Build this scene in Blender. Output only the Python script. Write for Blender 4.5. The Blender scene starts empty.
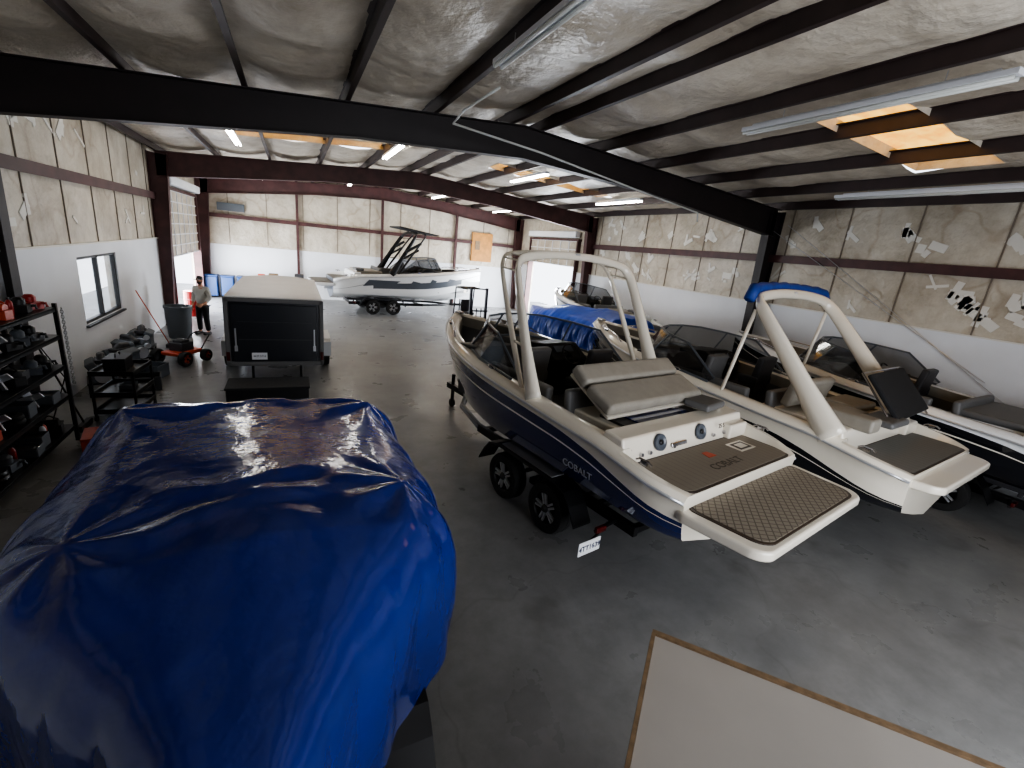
import bpy, bmesh, math, random
from mathutils import Vector, Matrix
random.seed(7)
S=bpy.context.scene; C=S.collection
def lin(c):
    c=c/255.; return c/12.92 if c<=.04045 else ((c+.055)/1.055)**2.4
def rgb(r,g,b): return (lin(r),lin(g),lin(b),1)
# ---------------------------------------------------------------- materials
def mat(name,col,rough=.5,metal=0,spec=.5,coat=0,trans=0,alpha=1,emit=0,var=0,vs=6,bump=0,bs=40,col2=None,bd=.02):
    m=bpy.data.materials.new(name); m.use_nodes=True
    nt=m.node_tree; b=nt.nodes['Principled BSDF']
    b.inputs['Base Color'].default_value=col; b.inputs['Roughness'].default_value=rough
    b.inputs['Metallic'].default_value=metal; b.inputs['Specular IOR Level'].default_value=spec
    b.inputs['Coat Weight'].default_value=coat; b.inputs['Transmission Weight'].default_value=trans
    b.inputs['Alpha'].default_value=alpha
    if emit: b.inputs['Emission Color'].default_value=col; b.inputs['Emission Strength'].default_value=emit
    tc=nt.nodes.new('ShaderNodeTexCoord')
    if var or col2:
        n=nt.nodes.new('ShaderNodeTexNoise'); n.inputs['Scale'].default_value=vs; n.inputs['Detail'].default_value=6
        nt.links.new(tc.outputs['Object'],n.inputs['Vector'])
        r=nt.nodes.new('ShaderNodeValToRGB')
        c2=col2 or tuple(c*(1-var) for c in col[:3])+(1,)
        r.color_ramp.elements[0].position=.38; r.color_ramp.elements[1].position=.62
        r.color_ramp.elements[0].color=c2; r.color_ramp.elements[1].color=col
        nt.links.new(n.outputs['Fac'],r.inputs['Fac']); nt.links.new(r.outputs['Color'],b.inputs['Base Color'])
        if emit: nt.links.new(r.outputs['Color'],b.inputs['Emission Color'])
    if bump:
        n=nt.nodes.new('ShaderNodeTexNoise'); n.inputs['Scale'].default_value=bs; n.inputs['Detail'].default_value=4
        nt.links.new(tc.outputs['Object'],n.inputs['Vector'])
        bp=nt.nodes.new('ShaderNodeBump'); bp.inputs['Strength'].default_value=bump; bp.inputs['Distance'].default_value=bd
        nt.links.new(n.outputs['Fac'],bp.inputs['Height']); nt.links.new(bp.outputs['Normal'],b.inputs['Normal'])
    return m
M={}
M['navy']=mat('navy_gelcoat',rgb(20,36,86),.08,coat=1)
M['cream']=mat('cream_gelcoat',rgb(232,225,210),.18,coat=.6)
M['white']=mat('white_gelcoat',rgb(234,236,237),.18,coat=.6)
M['blackhull']=mat('black_gelcoat',rgb(20,22,28),.1,coat=.8)
M['grayhull']=mat('gray_graphics',rgb(80,86,94),.3)
M['cush']=mat('taupe_vinyl',rgb(146,141,131),.5,var=.12,bump=.2,bs=80)
M['cushm']=mat('mid_gray_vinyl',rgb(96,96,96),.5,bump=.2,bs=80)
M['cushd']=mat('charcoal_vinyl',rgb(50,50,53),.5,bump=.2,bs=80)
M['cushl']=mat('light_vinyl',rgb(205,198,184),.5,bump=.2,bs=80)
M['blackp']=mat('black_plastic',rgb(20,20,22),.45)
M['blackm']=mat('black_painted_steel',rgb(18,18,20),.35,metal=.3)
M['mesh']=mat('black_mesh_fabric',rgb(24,25,28),.8,bump=.4,bs=200)
M['rubber']=mat('tire_rubber',rgb(20,20,20),.8,bump=.3,bs=60)
M['alloy']=mat('machined_alloy',rgb(200,202,206),.28,metal=.6)
M['chrome']=mat('polished_steel',rgb(200,200,205),.12,metal=1)
M['galv']=mat('silver_tread_plate',rgb(160,162,165),.35,metal=.8,bump=.5,bs=60)
M['glass']=mat('tinted_glass',rgb(14,17,22),.05,alpha=.66,coat=.5)
M['clear']=mat('clear_window',rgb(200,215,230),.05,alpha=.25)
M['blue']=mat('blue_canvas',rgb(24,62,145),.6,var=.2)
M['wrap']=mat('blue_shrink_wrap',rgb(9,42,130),.15,spec=.85,var=.12,vs=1.2,bump=.55,bs=3.6,bd=.03)
M['wrapl']=mat('bright_blue_tarp',rgb(16,74,185),.35,bump=.4,bs=5)
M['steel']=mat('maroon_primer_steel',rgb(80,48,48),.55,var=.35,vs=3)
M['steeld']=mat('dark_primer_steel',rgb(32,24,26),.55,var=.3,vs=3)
M['purlin']=mat('purlin_primer_steel',rgb(56,42,42),.5,var=.3,vs=3)
M['lamp']=mat('lit_tube',(1,.97,.9,1),.5,emit=18)
M['unlit']=mat('unlit_tube',rgb(205,208,205),.35)
M['sky']=mat('translucent_skylight',(1,.60,.13,1),.5,emit=.95,col2=(.80,.36,.05,1),vs=2.5)
M['whitep']=mat('white_paint',rgb(228,231,236),.6,var=.06,vs=1)
M['board']=mat('painted_board',rgb(178,173,167),.55,var=.06,vs=2)
M['ply']=mat('plywood_edge',rgb(140,116,88),.7,var=.3,vs=20)
M['wood']=mat('orange_plywood',rgb(200,140,66),.6,var=.25,vs=4)
M['orange']=mat('orange_enamel',rgb(185,66,28),.4,var=.2)
M['red']=mat('red_enamel',rgb(150,30,28),.4)
M['binb']=mat('blue_bin_plastic',rgb(24,60,110),.5)
M['gray']=mat('gray_plastic',rgb(84,90,96),.55)
M['skin']=mat('skin',rgb(190,140,115),.6)
M['hair']=mat('dark_beard_hair',rgb(45,34,28),.8)
M['jacket']=mat('gray_sweatshirt',rgb(190,190,184),.85,var=.15,vs=8)
M['pants']=mat('dark_jeans',rgb(34,36,42),.85,var=.2,vs=10)
M['card']=mat('cardboard',rgb(110,90,68),.8,var=.15)
M['tape']=mat('white_tape',rgb(222,220,213),.5)
M['vinylw']=mat('cargo_white',rgb(215,218,222),.4,var=.05,vs=2)
M['trailerblack']=mat('trailer_black_panel',rgb(22,26,34),.3,coat=.3)
M['seam']=mat('seam_dark',rgb(120,110,98),.8)
M['paper']=mat('license_plate',rgb(232,234,236),.4)
M['ink']=mat('dark_ink',rgb(25,35,70),.5)
M['inkg']=mat('gray_lettering',rgb(60,52,46),.5)
M['redlens']=mat('red_lens',rgb(70,12,12),.2)

def nodes_mat(name):
    m=bpy.data.materials.new(name); m.use_nodes=True; return m,m.node_tree,m.node_tree.nodes['Principled BSDF']
def mk(nt,t,**k):
    n=nt.nodes.new(t)
    for a,b in k.items(): setattr(n,a,b)
    return n
def ramp(nt,inp,stops):
    r=nt.nodes.new('ShaderNodeValToRGB'); cr=r.color_ramp
    cr.elements[0].position,cr.elements[0].color=stops[0]; cr.elements[1].position,cr.elements[1].color=stops[-1]
    for p,c in stops[1:-1]:
        e=cr.elements.new(p); e.color=c
    nt.links.new(inp,r.inputs['Fac']); return r.outputs['Color']
def noise(nt,vec,scale,detail=5,rough=.55):
    n=nt.nodes.new('ShaderNodeTexNoise'); n.inputs['Scale'].default_value=scale; n.inputs['Detail'].default_value=detail; n.inputs['Roughness'].default_value=rough
    nt.links.new(vec,n.inputs['Vector']); return n.outputs['Fac']
def mixc(nt,a,b,fac,mode='MULTIPLY'):
    x=nt.nodes.new('ShaderNodeMix'); x.data_type='RGBA'; x.blend_type=mode
    if isinstance(fac,(int,float)): x.inputs[0].default_value=fac
    else: nt.links.new(fac,x.inputs[0])
    nt.links.new(a,x.inputs[6]); nt.links.new(b,x.inputs[7]); return x.outputs[2]
W1=(1,1,1,1)
# concrete floor
m,nt,b=nodes_mat('concrete_floor'); tc=mk(nt,'ShaderNodeTexCoord').outputs['Object']
c1=ramp(nt,noise(nt,tc,.35,6),[(.3,rgb(104,104,104)),(.52,rgb(128,128,127)),(.72,rgb(148,148,146))])
c2=ramp(nt,noise(nt,tc,2.6,10,.72),[(.35,(.68,.68,.68,1)),(.6,W1)])
c4=ramp(nt,noise(nt,tc,1.1,3,.5),[(.28,(.5,.48,.46,1)),(.36,W1)])
v=mk(nt,'ShaderNodeTexVoronoi',feature='DISTANCE_TO_EDGE'); v.inputs['Scale'].default_value=.16
nd=nt.nodes.new('ShaderNodeTexNoise'); nd.inputs['Scale'].default_value=1.2; nt.links.new(tc,nd.inputs['Vector'])
ad=mk(nt,'ShaderNodeVectorMath',operation='ADD'); nt.links.new(tc,ad.inputs[0]); nt.links.new(nd.outputs['Color'],ad.inputs[1])
nt.links.new(ad.outputs[0],v.inputs['Vector'])
c3=ramp(nt,v.outputs['Distance'],[(0,(.7,.68,.68,1)),(.004,W1)])
x=mixc(nt,c1,c2,.7); x=mixc(nt,x,c3,.4); x=mixc(nt,x,c4,.5); nt.links.new(x,b.inputs['Base Color'])
rr=ramp(nt,noise(nt,tc,1.5,6),[(.3,(.24,.24,.24,1)),(.7,(.42,.42,.42,1))]); nt.links.new(rr,b.inputs['Roughness'])
M['floor']=m
def insul(name,base,dark,scale=1.0,bump=.6,lines=.5):
    m,nt,b=nodes_mat(name); tc=mk(nt,'ShaderNodeTexCoord').outputs['Object']
    c1=ramp(nt,noise(nt,tc,.7*scale,7,.6),[(.34,dark),(.6,base)])
    c2=ramp(nt,noise(nt,tc,3.5*scale,9,.75),[(.36,(.80,.77,.72,1)),(.58,W1)])
    c3=ramp(nt,noise(nt,tc,.4*scale,3,.5),[(.485,W1),(.497,(.55,.42,.3,1)),(.512,W1)])
    x=mixc(nt,c1,c2,.65); x=mixc(nt,x,c3,lines)
    nt.links.new(x,b.inputs['Base Color']); b.inputs['Roughness'].default_value=.42
    bp=mk(nt,'ShaderNodeBump'); bp.inputs['Strength'].default_value=bump; bp.inputs['Distance'].default_value=.12
    nt.links.new(noise(nt,tc,1.8*scale,6),bp.inputs['Height']); nt.links.new(bp.outputs['Normal'],b.inputs['Normal'])
    return m
M['insw']=insul('wall_insulation_facing',rgb(206,199,185),rgb(170,160,143),1,1.0,.4)
M['insc']=insul('roof_insulation_facing',rgb(218,210,196),rgb(176,166,151),.9,1.0,.0)
def padmat(name,base,line,k=9,diamond=True):
    m,nt,b=nodes_mat(name); tc=mk(nt,'ShaderNodeTexCoord').outputs['Object']
    sp=mk(nt,'ShaderNodeSeparateXYZ'); nt.links.new(tc,sp.inputs[0])
    def ma(op,a,bv):
        n=mk(nt,'ShaderNodeMath',operation=op)
        for i,q in enumerate((a,bv)):
            if isinstance(q,(int,float)): n.inputs[i].default_value=q
            elif q is not None: nt.links.new(q,n.inputs[i])
        return n.outputs[0]
    fs=[]
    if diamond:
        for s in (1,-1):
            q=ma('ADD',ma('MULTIPLY',sp.outputs[0],k*s*.75),ma('MULTIPLY',sp.outputs[1],k)); fs.append(ma('LESS_THAN',ma('FRACT',q,0),.18))
        f=ma('MAXIMUM',fs[0],fs[1])
    else:
        f=ma('LESS_THAN',ma('FRACT',ma('MULTIPLY',sp.outputs[0],k),0),.1)
    cc=nt.nodes.new('ShaderNodeMix'); cc.data_type='RGBA'; nt.links.new(f,cc.inputs[0]); cc.inputs[6].default_value=base; cc.inputs[7].default_value=line
    nt.links.new(cc.outputs[2],b.inputs['Base Color']); b.inputs['Roughness'].default_value=.8
    return m
M['padd']=padmat('diamond_nonslip_pad',rgb(136,128,115),rgb(94,87,78),12)
M['pads']=padmat('striped_nonslip_pad',rgb(126,118,106),rgb(112,105,94),11,False)
M['padgray']=padmat('gray_nonslip_pad',rgb(112,111,107),rgb(96,95,91),9,False)
# ---------------------------------------------------------------- geometry helpers
def add(name,me,mats,parent=None,smooth=False,label=None):
    o=bpy.data.objects.new(name,me); C.objects.link(o)
    for m in (mats if isinstance(mats,(list,tuple)) else [mats]): me.materials.append(M[m] if isinstance(m,str) else m)
    if smooth:
        for p in me.polygons: p.use_smooth=True
    if parent: o.parent=parent
    if label: o['label']=label
    return o
def mesh(name,vs,fs,mats,parent=None,smooth=False,idx=None,label=None):
    me=bpy.data.meshes.new(name); me.from_pydata([tuple(v) for v in vs],[],fs)
    o=add(name,me,mats,parent,smooth,label)
    if idx:
        for p,i in zip(me.polygons,idx): p.material_index=i
    me.update(); return o
def fixn(o):
    bm=bmesh.new(); bm.from_mesh(o.data); bmesh.ops.remove_doubles(bm,verts=bm.verts,dist=1e-5); bmesh.ops.recalc_face_normals(bm,faces=bm.faces); bm.to_mesh(o.data); bm.free(); return o
def bev(o,w=.01,s=2,auto=True):
    if w:
        m=o.modifiers.new('b','BEVEL'); m.width=w; m.segments=s; m.limit_method='ANGLE'
        for p in o.data.polygons: p.use_smooth=True
        wn=o.modifiers.new('w','WEIGHTED_NORMAL'); wn.keep_sharp=False
    return o
class B:
    def __init__(s): s.v=[];s.f=[];s.i=[]
    def raw(s,vs,fs,mi=0):
        n=len(s.v); s.v+= [tuple(v) for v in vs]; s.f+=[tuple(a+n for a in f) for f in fs]; s.i+=[mi]*len(fs); return s
    def box(s,c,d,mi=0,rot=None,taper=None):
        x,y,z=[q/2 for q in d]
        vs=[Vector((sx*x,sy*y,sz*z)) for sz in(-1,1) for sx,sy in((-1,-1),(1,-1),(1,1),(-1,1))]
        if taper: vs=[Vector((v.x*(taper if v.z>0 else 1),v.y*(taper if v.z>0 else 1),v.z)) for v in vs]
        if rot is not None:
            R=Matrix.Rotation(rot[2],3,'Z')@Matrix.Rotation(rot[1],3,'Y')@Matrix.Rotation(rot[0],3,'X'); vs=[R@v for v in vs]
        vs=[v+Vector(c) for v in vs]
        return s.raw(vs,[(3,2,1,0),(4,5,6,7),(0,1,5,4),(1,2,6,5),(2,3,7,6),(3,0,4,7)],mi)
    def tube(s,pts,r,seg=8,mi=0,r2=None,rs=None):
        pts=[Vector(p) for p in pts]; rings=[]
        for i,p in enumerate(pts):
            a=pts[max(i-1,0)];b=pts[min(i+1,len(pts)-1)]; t=(b-a).normalized()
            up=Vector((0,0,1)) if abs(t.z)<.95 else Vector((0,1,0))
            n=t.cross(up).normalized(); bb=n.cross(t)
            k=rs[i] if rs else 1
            rings.append([p+n*(r*k*math.cos(2*math.pi*j/seg))+bb*((r2 or r)*k*math.sin(2*math.pi*j/seg)) for j in range(seg)])
        vs=[v for rg in rings for v in rg]; fs=[]
        for i in range(len(rings)-1):
            for j in range(seg):
                fs.append((i*seg+j,i*seg+(j+1)%seg,(i+1)*seg+(j+1)%seg,(i+1)*seg+j))
        fs.append(tuple(range(seg))[::-1]); fs.append(tuple((len(rings)-1)*seg+j for j in range(seg)))
        return s.raw(vs,fs,mi)
    def lathe(s,prof,c,axis='Z',seg=24,mi=0,rot=None):
        vs=[];fs=[]
        for (r,h) in prof:
            for j in range(seg):
                a=2*math.pi*j/seg; q=(r*math.cos(a),r*math.sin(a),h)
                if axis=='X': q=(h,q[0],q[1])
                if axis=='Y': q=(q[0],h,q[1])
                q=Vector(q)
                if rot is not None: q=rot@q
                vs.append(q+Vector(c))
        for i in range(len(prof)-1):
            for j in range(seg): fs.append((i*seg+j,i*seg+(j+1)%seg,(i+1)*seg+(j+1)%seg,(i+1)*seg+j))
        return s.raw(vs,fs,mi)
    def prism(s,out,z0,z1,mi=0):
        n=len(out)
        vs=[(x,y,z0) for x,y in out]+[(x,y,z1) for x,y in out]
        fs=[tuple(range(n))[::-1],tuple(range(n,2*n))]+[(i,(i+1)%n,(i+1)%n+n,i+n) for i in range(n)]
        return s.raw(vs,fs,mi)
    def out(s,name,mats,parent=None,bevel=0,smooth=False,label=None,seg=2):
        o=mesh(name,s.v,s.f,mats,parent,smooth,s.i,label)
        bm=bmesh.new(); bm.from_mesh(o.data); bmesh.ops.recalc_face_normals(bm,faces=bm.faces); bm.to_mesh(o.data); bm.free()
        if bevel: bev(o,bevel,seg)
        return o
def sm(o,ang=40):
    me=o.data; bm=bmesh.new(); bm.from_mesh(me)
    for e in bm.edges:
        if len(e.link_faces)==2 and e.calc_face_angle(0)>math.radians(ang): e.smooth=False
    for f in bm.faces: f.smooth=True
    bm.to_mesh(me); bm.free(); return o
def empty(name,loc,rotz=0,label='',cat='',group=None):
    e=bpy.data.objects.new(name,None); C.objects.link(e); e.location=loc; e.rotation_euler=(0,0,rotz); e.empty_display_size=.2
    e['label']=label; e['category']=cat
    if group: e['group']=group
    return e
def top(o,label,cat,group=None):
    o['label']=label; o['category']=cat
    if group: o['group']=group
    return o
def struct(o): o['kind']='structure'; return o
def text(s,size,name,matn,parent,M4,ext=.002,label=None):
    cu=bpy.data.curves.new(name+'_c','FONT'); cu.body=s; cu.size=size; cu.extrude=ext; cu.align_x='CENTER'; cu.align_y='CENTER'
    t=bpy.data.objects.new('tmp',cu); C.objects.link(t); bpy.context.view_layer.update()
    me=bpy.data.meshes.new_from_object(t.evaluated_get(bpy.context.evaluated_depsgraph_get()))
    bpy.data.objects.remove(t); me.transform(M4)
    o=add(name,me,matn,parent,label=label); return o
def frame4(o,x,y):
    x=Vector(x).normalized(); y=Vector(y); y=(y-x*y.dot(x)).normalized(); z=x.cross(y)
    m=Matrix((x,y,z)).transposed().to_4x4(); m.translation=Vector(o); return m
# ---------------------------------------------------------------- the hall
XL,XR,Y0,Y1,Y2,Y3=-3.93,12.49,-2.5,9.4,18.48,26.37
XM=(XL+XR)/2; BAND=2.75; HW=(XR-XL)/2
def ztop(x): return 5.9-abs(x-XM)/HW*.62
floor=struct(B().box(((XL+XR)/2,(Y0+Y3)/2,-.1),(XR-XL+8,Y3-Y0+8,.2)).out('floor','floor'))
ntrim=[0]
def trim(bd,m,bevel=0):
    ntrim[0]+=1; return struct(bd.out('trim_%d'%ntrim[0],m,bevel=bevel))
WH=5.6
def wallx(name,x,side,holes):
    t=.2; b=B(); cx=x+side*t/2
    ys=sorted(set([Y0,Y3]+[h[0] for h in holes]+[h[1] for h in holes]))
    for a,c in zip(ys[:-1],ys[1:]):
        hs=[h for h in holes if h[0]<=a+1e-6 and h[1]>=c-1e-6]
        if hs:
            h=hs[0]
            if h[2]>0: b.box((cx,(a+c)/2,h[2]/2),(t,c-a,h[2]))
            b.box((cx,(a+c)/2,(h[3]+WH)/2),(t,c-a,WH-h[3]))
        else: b.box((cx,(a+c)/2,WH/2),(t,c-a,WH))
    return struct(b.out(name,'insw'))
LH=[(12.1,14.4,1.15,2.5),(19.6,25.0,0,4.3)]
RH=[(19.6,24.6,0,4.2)]
wallx('wall_left',XL,-1,LH); wallx('wall_right',XR,1,RH)
bw=B().box((XM,Y3+.1,WH/2),(XR-XL,.2,WH))
bw.raw([(XL,Y3,WH),(XM,Y3,6.2),(XR,Y3,WH),(XL,Y3+.2,WH),(XM,Y3+.2,6.2),(XR,Y3+.2,WH)],[(0,1,2),(5,4,3)])
struct(bw.out('wall_back','insw'))
OA,OB=2.2,7.0  # unseen opening added in the front wall to let fill light in
nb=B(); nb.box(((XL+OA)/2,Y0-.1,3.2),(OA-XL,.2,6.4)); nb.box(((OA+OB)/2,Y0-.1,5.5),(OB-OA,.2,1.8)); nb.box(((OB+XR)/2,Y0-.1,3.2),(XR-OB,.2,6.4))
struct(nb.out('wall_front','insw'))
def liner(x,side,ya,yb,z0=0,z1=BAND):
    trim(B().box((x-side*.015,(ya+yb)/2,(z0+z1)/2),(.03,yb-ya,z1-z0)),'whitep')
liner(XL,-1,Y0,12.1);liner(XL,-1,12.1,14.4,0,1.15);liner(XL,-1,12.1,14.4,2.5,BAND);liner(XL,-1,14.4,19.6);liner(XL,-1,25.0,Y3)
liner(XR,1,Y0,19.6);liner(XR,1,24.6,Y3)
trim(B().box((XM,Y3-.015,1.2),(XR-XL,.03,2.4)),'whitep')
px=[]
n=6
for side in(-1,1):
    for i in range(n): px.append(XM+side*(.35+i*(HW-.45)/(n-1)*.985))
px=sorted(px)
SKY=[(7.0,10.1,4.0,5.2),(-1.4,2.7,13.8,14.7),(5.6,9.8,13.8,14.7),(-1.4,2.7,21.9,22.7),(5.8,10.4,21.9,22.7)]
xs=sorted(set([XL,XR,XM]+[s[0] for s in SKY]+[s[1] for s in SKY]+px+[ (a+b)/2 for a,b in zip(px[:-1],px[1:])]+[(a*3+b)/4 for a,b in zip(px[:-1],px[1:])]+[(a+b*3)/4 for a,b in zip(px[:-1],px[1:])]))
yl=[Y0+i*(Y3-Y0)/96 for i in range(97)]
ys=sorted(set(yl+[s[2] for s in SKY]+[s[3] for s in SKY]))
def sag(x,y):
    if x<px[0] or x>px[-1]: return 0
    for a,b in zip(px[:-1],px[1:]):
        if a<=x<=b:
            u=(x-a)/(b-a); q=abs(math.sin((y+.4*math.sin(a*5))*math.pi/1.5))
            return -.14*math.sin(math.pi*u)*(1+.3*math.sin(y*3.1+a))*(.35+.65*q**.6)
    return 0
vs=[];fs=[]
for y in ys:
    for x in xs: vs.append((x,y,ztop(x)+.2+sag(x,y)))
nx=len(xs)
for j in range(len(ys)-1):
    for i in range(nx-1):
        cx,cy=(xs[i]+xs[i+1])/2,(ys[j]+ys[j+1])/2
        if any(s[0]<cx<s[1] and s[2]<cy<s[3] for s in SKY): continue
        a=j*nx+i; fs.append((a,a+nx,a+nx+1,a+1))
ce=mesh('ceiling',vs,fs,'insc',smooth=True); struct(ce)
for k,s in enumerate(SKY):
    nn=40; W=[]; F=[]; e_=.08
    for i in range(nn+1):
        x=s[0]-e_+(s[1]-s[0]+2*e_)*i/nn
        for jj in range(13):
            y=s[2]-e_+(s[3]-s[2]+2*e_)*jj/12
            W.append((x,y,ztop(x)+.27+(.03 if jj%3==1 else 0)))
    for i in range(nn):
        for jj in range(12):
            a=i*13+jj; F.append((a,a+1,a+14,a+13))
    struct(mesh('window_%d'%(k+2),W,F,'sky'))
    b=B()
    for y in(s[2],s[3]):
        for i in range(10):
            xa=s[0]+(s[1]-s[0])*i/10;xb=s[0]+(s[1]-s[0])*(i+1)/10
            b.raw([(xa,y,ztop(xa)+.1),(xb,y,ztop(xb)+.1),(xb,y,ztop(xb)+.3),(xa,y,ztop(xa)+.3)],[(0,1,2,3)])
    for x in(s[0],s[1]): b.raw([(x,s[2],ztop(x)+.1),(x,s[3],ztop(x)+.1),(x,s[3],ztop(x)+.3),(x,s[2],ztop(x)+.3)],[(0,1,2,3)])
    trim(b,'insc')
for x in px:
    z=ztop(x)+.1; b=B(); L=Y3-Y0; yc=(Y0+Y3)/2
    b.box((x,yc,z),(.015,L,.2)); b.box((x+.035,yc,z-.095),(.075,L,.014)); b.box((x-.035,yc,z+.095),(.075,L,.014)); b.box((x+.07,yc,z-.08),(.01,L,.035))
    trim(b,'purlin')
def isect(b,p0,p1,d0,d1,w=.24,t=.016):
    (x0,y,z0),(x1,_,z1)=p0,p1
    def quad(za0,zb0,za1,zb1,w):
        b.raw([(x0,y-w/2,za0),(x1,y-w/2,za1),(x1,y+w/2,za1),(x0,y+w/2,za0),(x0,y-w/2,zb0),(x1,y-w/2,zb1),(x1,y+w/2,zb1),(x0,y+w/2,zb0)],[(0,1,2,3),(7,6,5,4),(0,4,5,1),(1,5,6,2),(2,6,7,3),(3,7,4,0)])
    quad(z0-d0,z0,z1-d1,z1,t); quad(z0-t,z0,z1-t,z1,w); quad(z0-d0,z0-d0+t,z1-d1,z1-d1+t,w)
def frame(y,mt):
    b=B()
    for s,xe in((-1,XL),(1,XR)):
        xh=xe-s*.2
        isect(b,(xh,y,ztop(xh)),(XM+s*3.2,y,ztop(XM+s*3.2)),.72,.54)
        isect(b,(XM+s*3.2,y,ztop(XM+s*3.2)),(XM,y,ztop(XM)),.54,.60)
    trim(b,mt)
    for s,xe in((-1,XL),(1,XR)):
        b=B(); zt=ztop(xe)-.02; xo=xe-s*.02
        dt,db=(.50,.26) if s>0 or y>Y1 else (.18,.12)
        xa,xb,xc,xd=(xo,xo-s*dt,xo,xo-s*db)
        b.raw([(xa,y-.008,zt),(xb,y-.008,zt-.06),(xd,y-.008,0),(xc,y-.008,0),(xa,y+.008,zt),(xb,y+.008,zt-.06),(xd,y+.008,0),(xc,y+.008,0)],[(0,1,2,3),(7,6,5,4),(0,4,5,1),(1,5,6,2),(2,6,7,3),(3,7,4,0)])
        for (u,v,th) in((xo-s*dt,xo-s*db,.018),(xo,xo,.018)):
            b.raw([(u,y-.12,zt),(u+s*th,y-.12,zt),(v+s*th,y-.12,0),(v,y-.12,0),(u,y+.12,zt),(u+s*th,y+.12,zt),(v+s*th,y+.12,0),(v,y+.12,0)],[(0,1,2,3),(7,6,5,4),(0,4,5,1),(1,5,6,2),(2,6,7,3),(3,7,4,0)])
        b.box((xo-s*.15,y,.012),(.36,.3,.024))
        trim(b,mt)
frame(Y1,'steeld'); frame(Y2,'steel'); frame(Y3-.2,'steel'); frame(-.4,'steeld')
for (x,s) in((XL,-1),(XR,1)):
    trim(B().box((x-s*.06,(Y0+Y2)/2,4.08),(.12,Y2-Y0,.05)).box((x-s*.115,(Y0+Y2)/2,4.0),(.012,Y2-Y0,.2)),'steel')
trim(B().box((XM,Y3-.07,3.75),(XR-XL,.1,.05)).box((XM,Y3-.12,3.68),(XR-XL,.012,.16)),'steel')
for x in (0.2,4.3,8.4): trim(B().box((x,Y3-.1,2.9),(.12,.14,5.8)),'steel')
trim(B().box((XL+.03,(Y0+19.6)/2,BAND),(.06,19.6-Y0,.03)),'tape'); trim(B().box((XR-.03,(Y0+19.6)/2,BAND),(.06,19.6-Y0,.03)),'tape')
for k in range(14):
    y=Y0+1+k*1.5
    if y<Y2: trim(B().box((XR-.01,y,4.1),(.02,.025,2.7)),'seam'); trim(B().box((XL+.01,y,4.1),(.02,.02,2.7)),'seam')
for k in range(10): trim(B().box((XL+1.2+k*1.6,Y3-.01,4.2),(.03,.02,3.4)),'seam')
random.seed(3)
def patch(x,s,y,z):
    w=random.uniform(.12,.5); h=random.uniform(.05,.2)
    b=B().box((x-s*.008,y,z),(.016,w,h),rot=(random.uniform(-.9,.9),0,0))
    if random.random()<.6: b.box((x-s*.009,y+.1,z+.08),(.016,h*.7,w*.9),rot=(random.uniform(-.6,.6),0,0))
    if random.random()<.4: b.box((x-s*.009,y-.12,z-.1),(.016,w*.7,h*.8),rot=(random.uniform(-.6,.6),0,0))
    trim(b,'tape')
for k in range(60):
    patch(XR,1,random.uniform(2.5,17.8),random.choice([random.uniform(2.9,3.8),random.uniform(3.0,3.6),random.uniform(4.3,5.0)]))
for k in range(12): patch(XL,-1,random.uniform(9.8,17.5),random.choice([random.uniform(2.95,3.8),random.uniform(4.3,5.0)]))
def rollup(nm,x,s,ya,yb,zt,zb):
    b=B(); nz=int((zt-zb)/.32); 
    b.box((x-s*.10,(ya+yb)/2,(zt+zb)/2),(.03,yb-ya,zt-zb))
    for i in range(nz+1): b.box((x-s*.13,(ya+yb)/2,zb+i*(zt-zb)/nz),(.03,yb-ya,.04),1)
    k=6
    for i in range(k+1): b.box((x-s*.13,ya+(yb-ya)*i/k,(zt+zb)/2),(.03,.05,zt-zb),1)
    struct(b.out(nm,['insw','whitep']))
rollup('door_1',XL,-1,19.6,25.0,4.3,2.1)
rollup('door_2',XR,1,19.6,24.6,4.2,3.0)
for (x,s,ya,yb,zt) in((XL,-1,19.6,25.0,4.3),(XR,1,19.6,24.6,4.2)):
    b=B(); 
    for y in(ya,yb): b.box((x-s*.05,y,zt/2),(.3,.1,zt))
    b.box((x-s*.05,(ya+yb)/2,zt+.05),(.3,yb-ya+.2,.1)); trim(b,'steel')
    trim(B().box((x-s*.2,(ya+yb)/2,zt+.3),(.3,yb-ya,.3)),'whitep',.05)
b=B(); ya,yb,za,zb=12.1,14.4,1.15,2.5
for y in(ya+.03,yb-.03,(ya+yb)/2): b.box((XL-.04,y,(za+zb)/2),(.08,.06 if y!=(ya+yb)/2 else .09,zb-za))
for z in(za+.03,zb-.03): b.box((XL-.04,(ya+yb)/2,z),(.08,yb-ya,.06))
b.box((XL+.03,(ya+yb)/2,za-.03),(.12,yb-ya+.1,.04))
b.box((XL-.06,(ya+yb)/2,(za+zb)/2),(.008,yb-ya,zb-za),1)
struct(b.out('window_1',['blackp','clear']))
struct(B().box((-12,22,1.6),(.3,16,3.2)).out('wall_neighbour','gray'))
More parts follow.
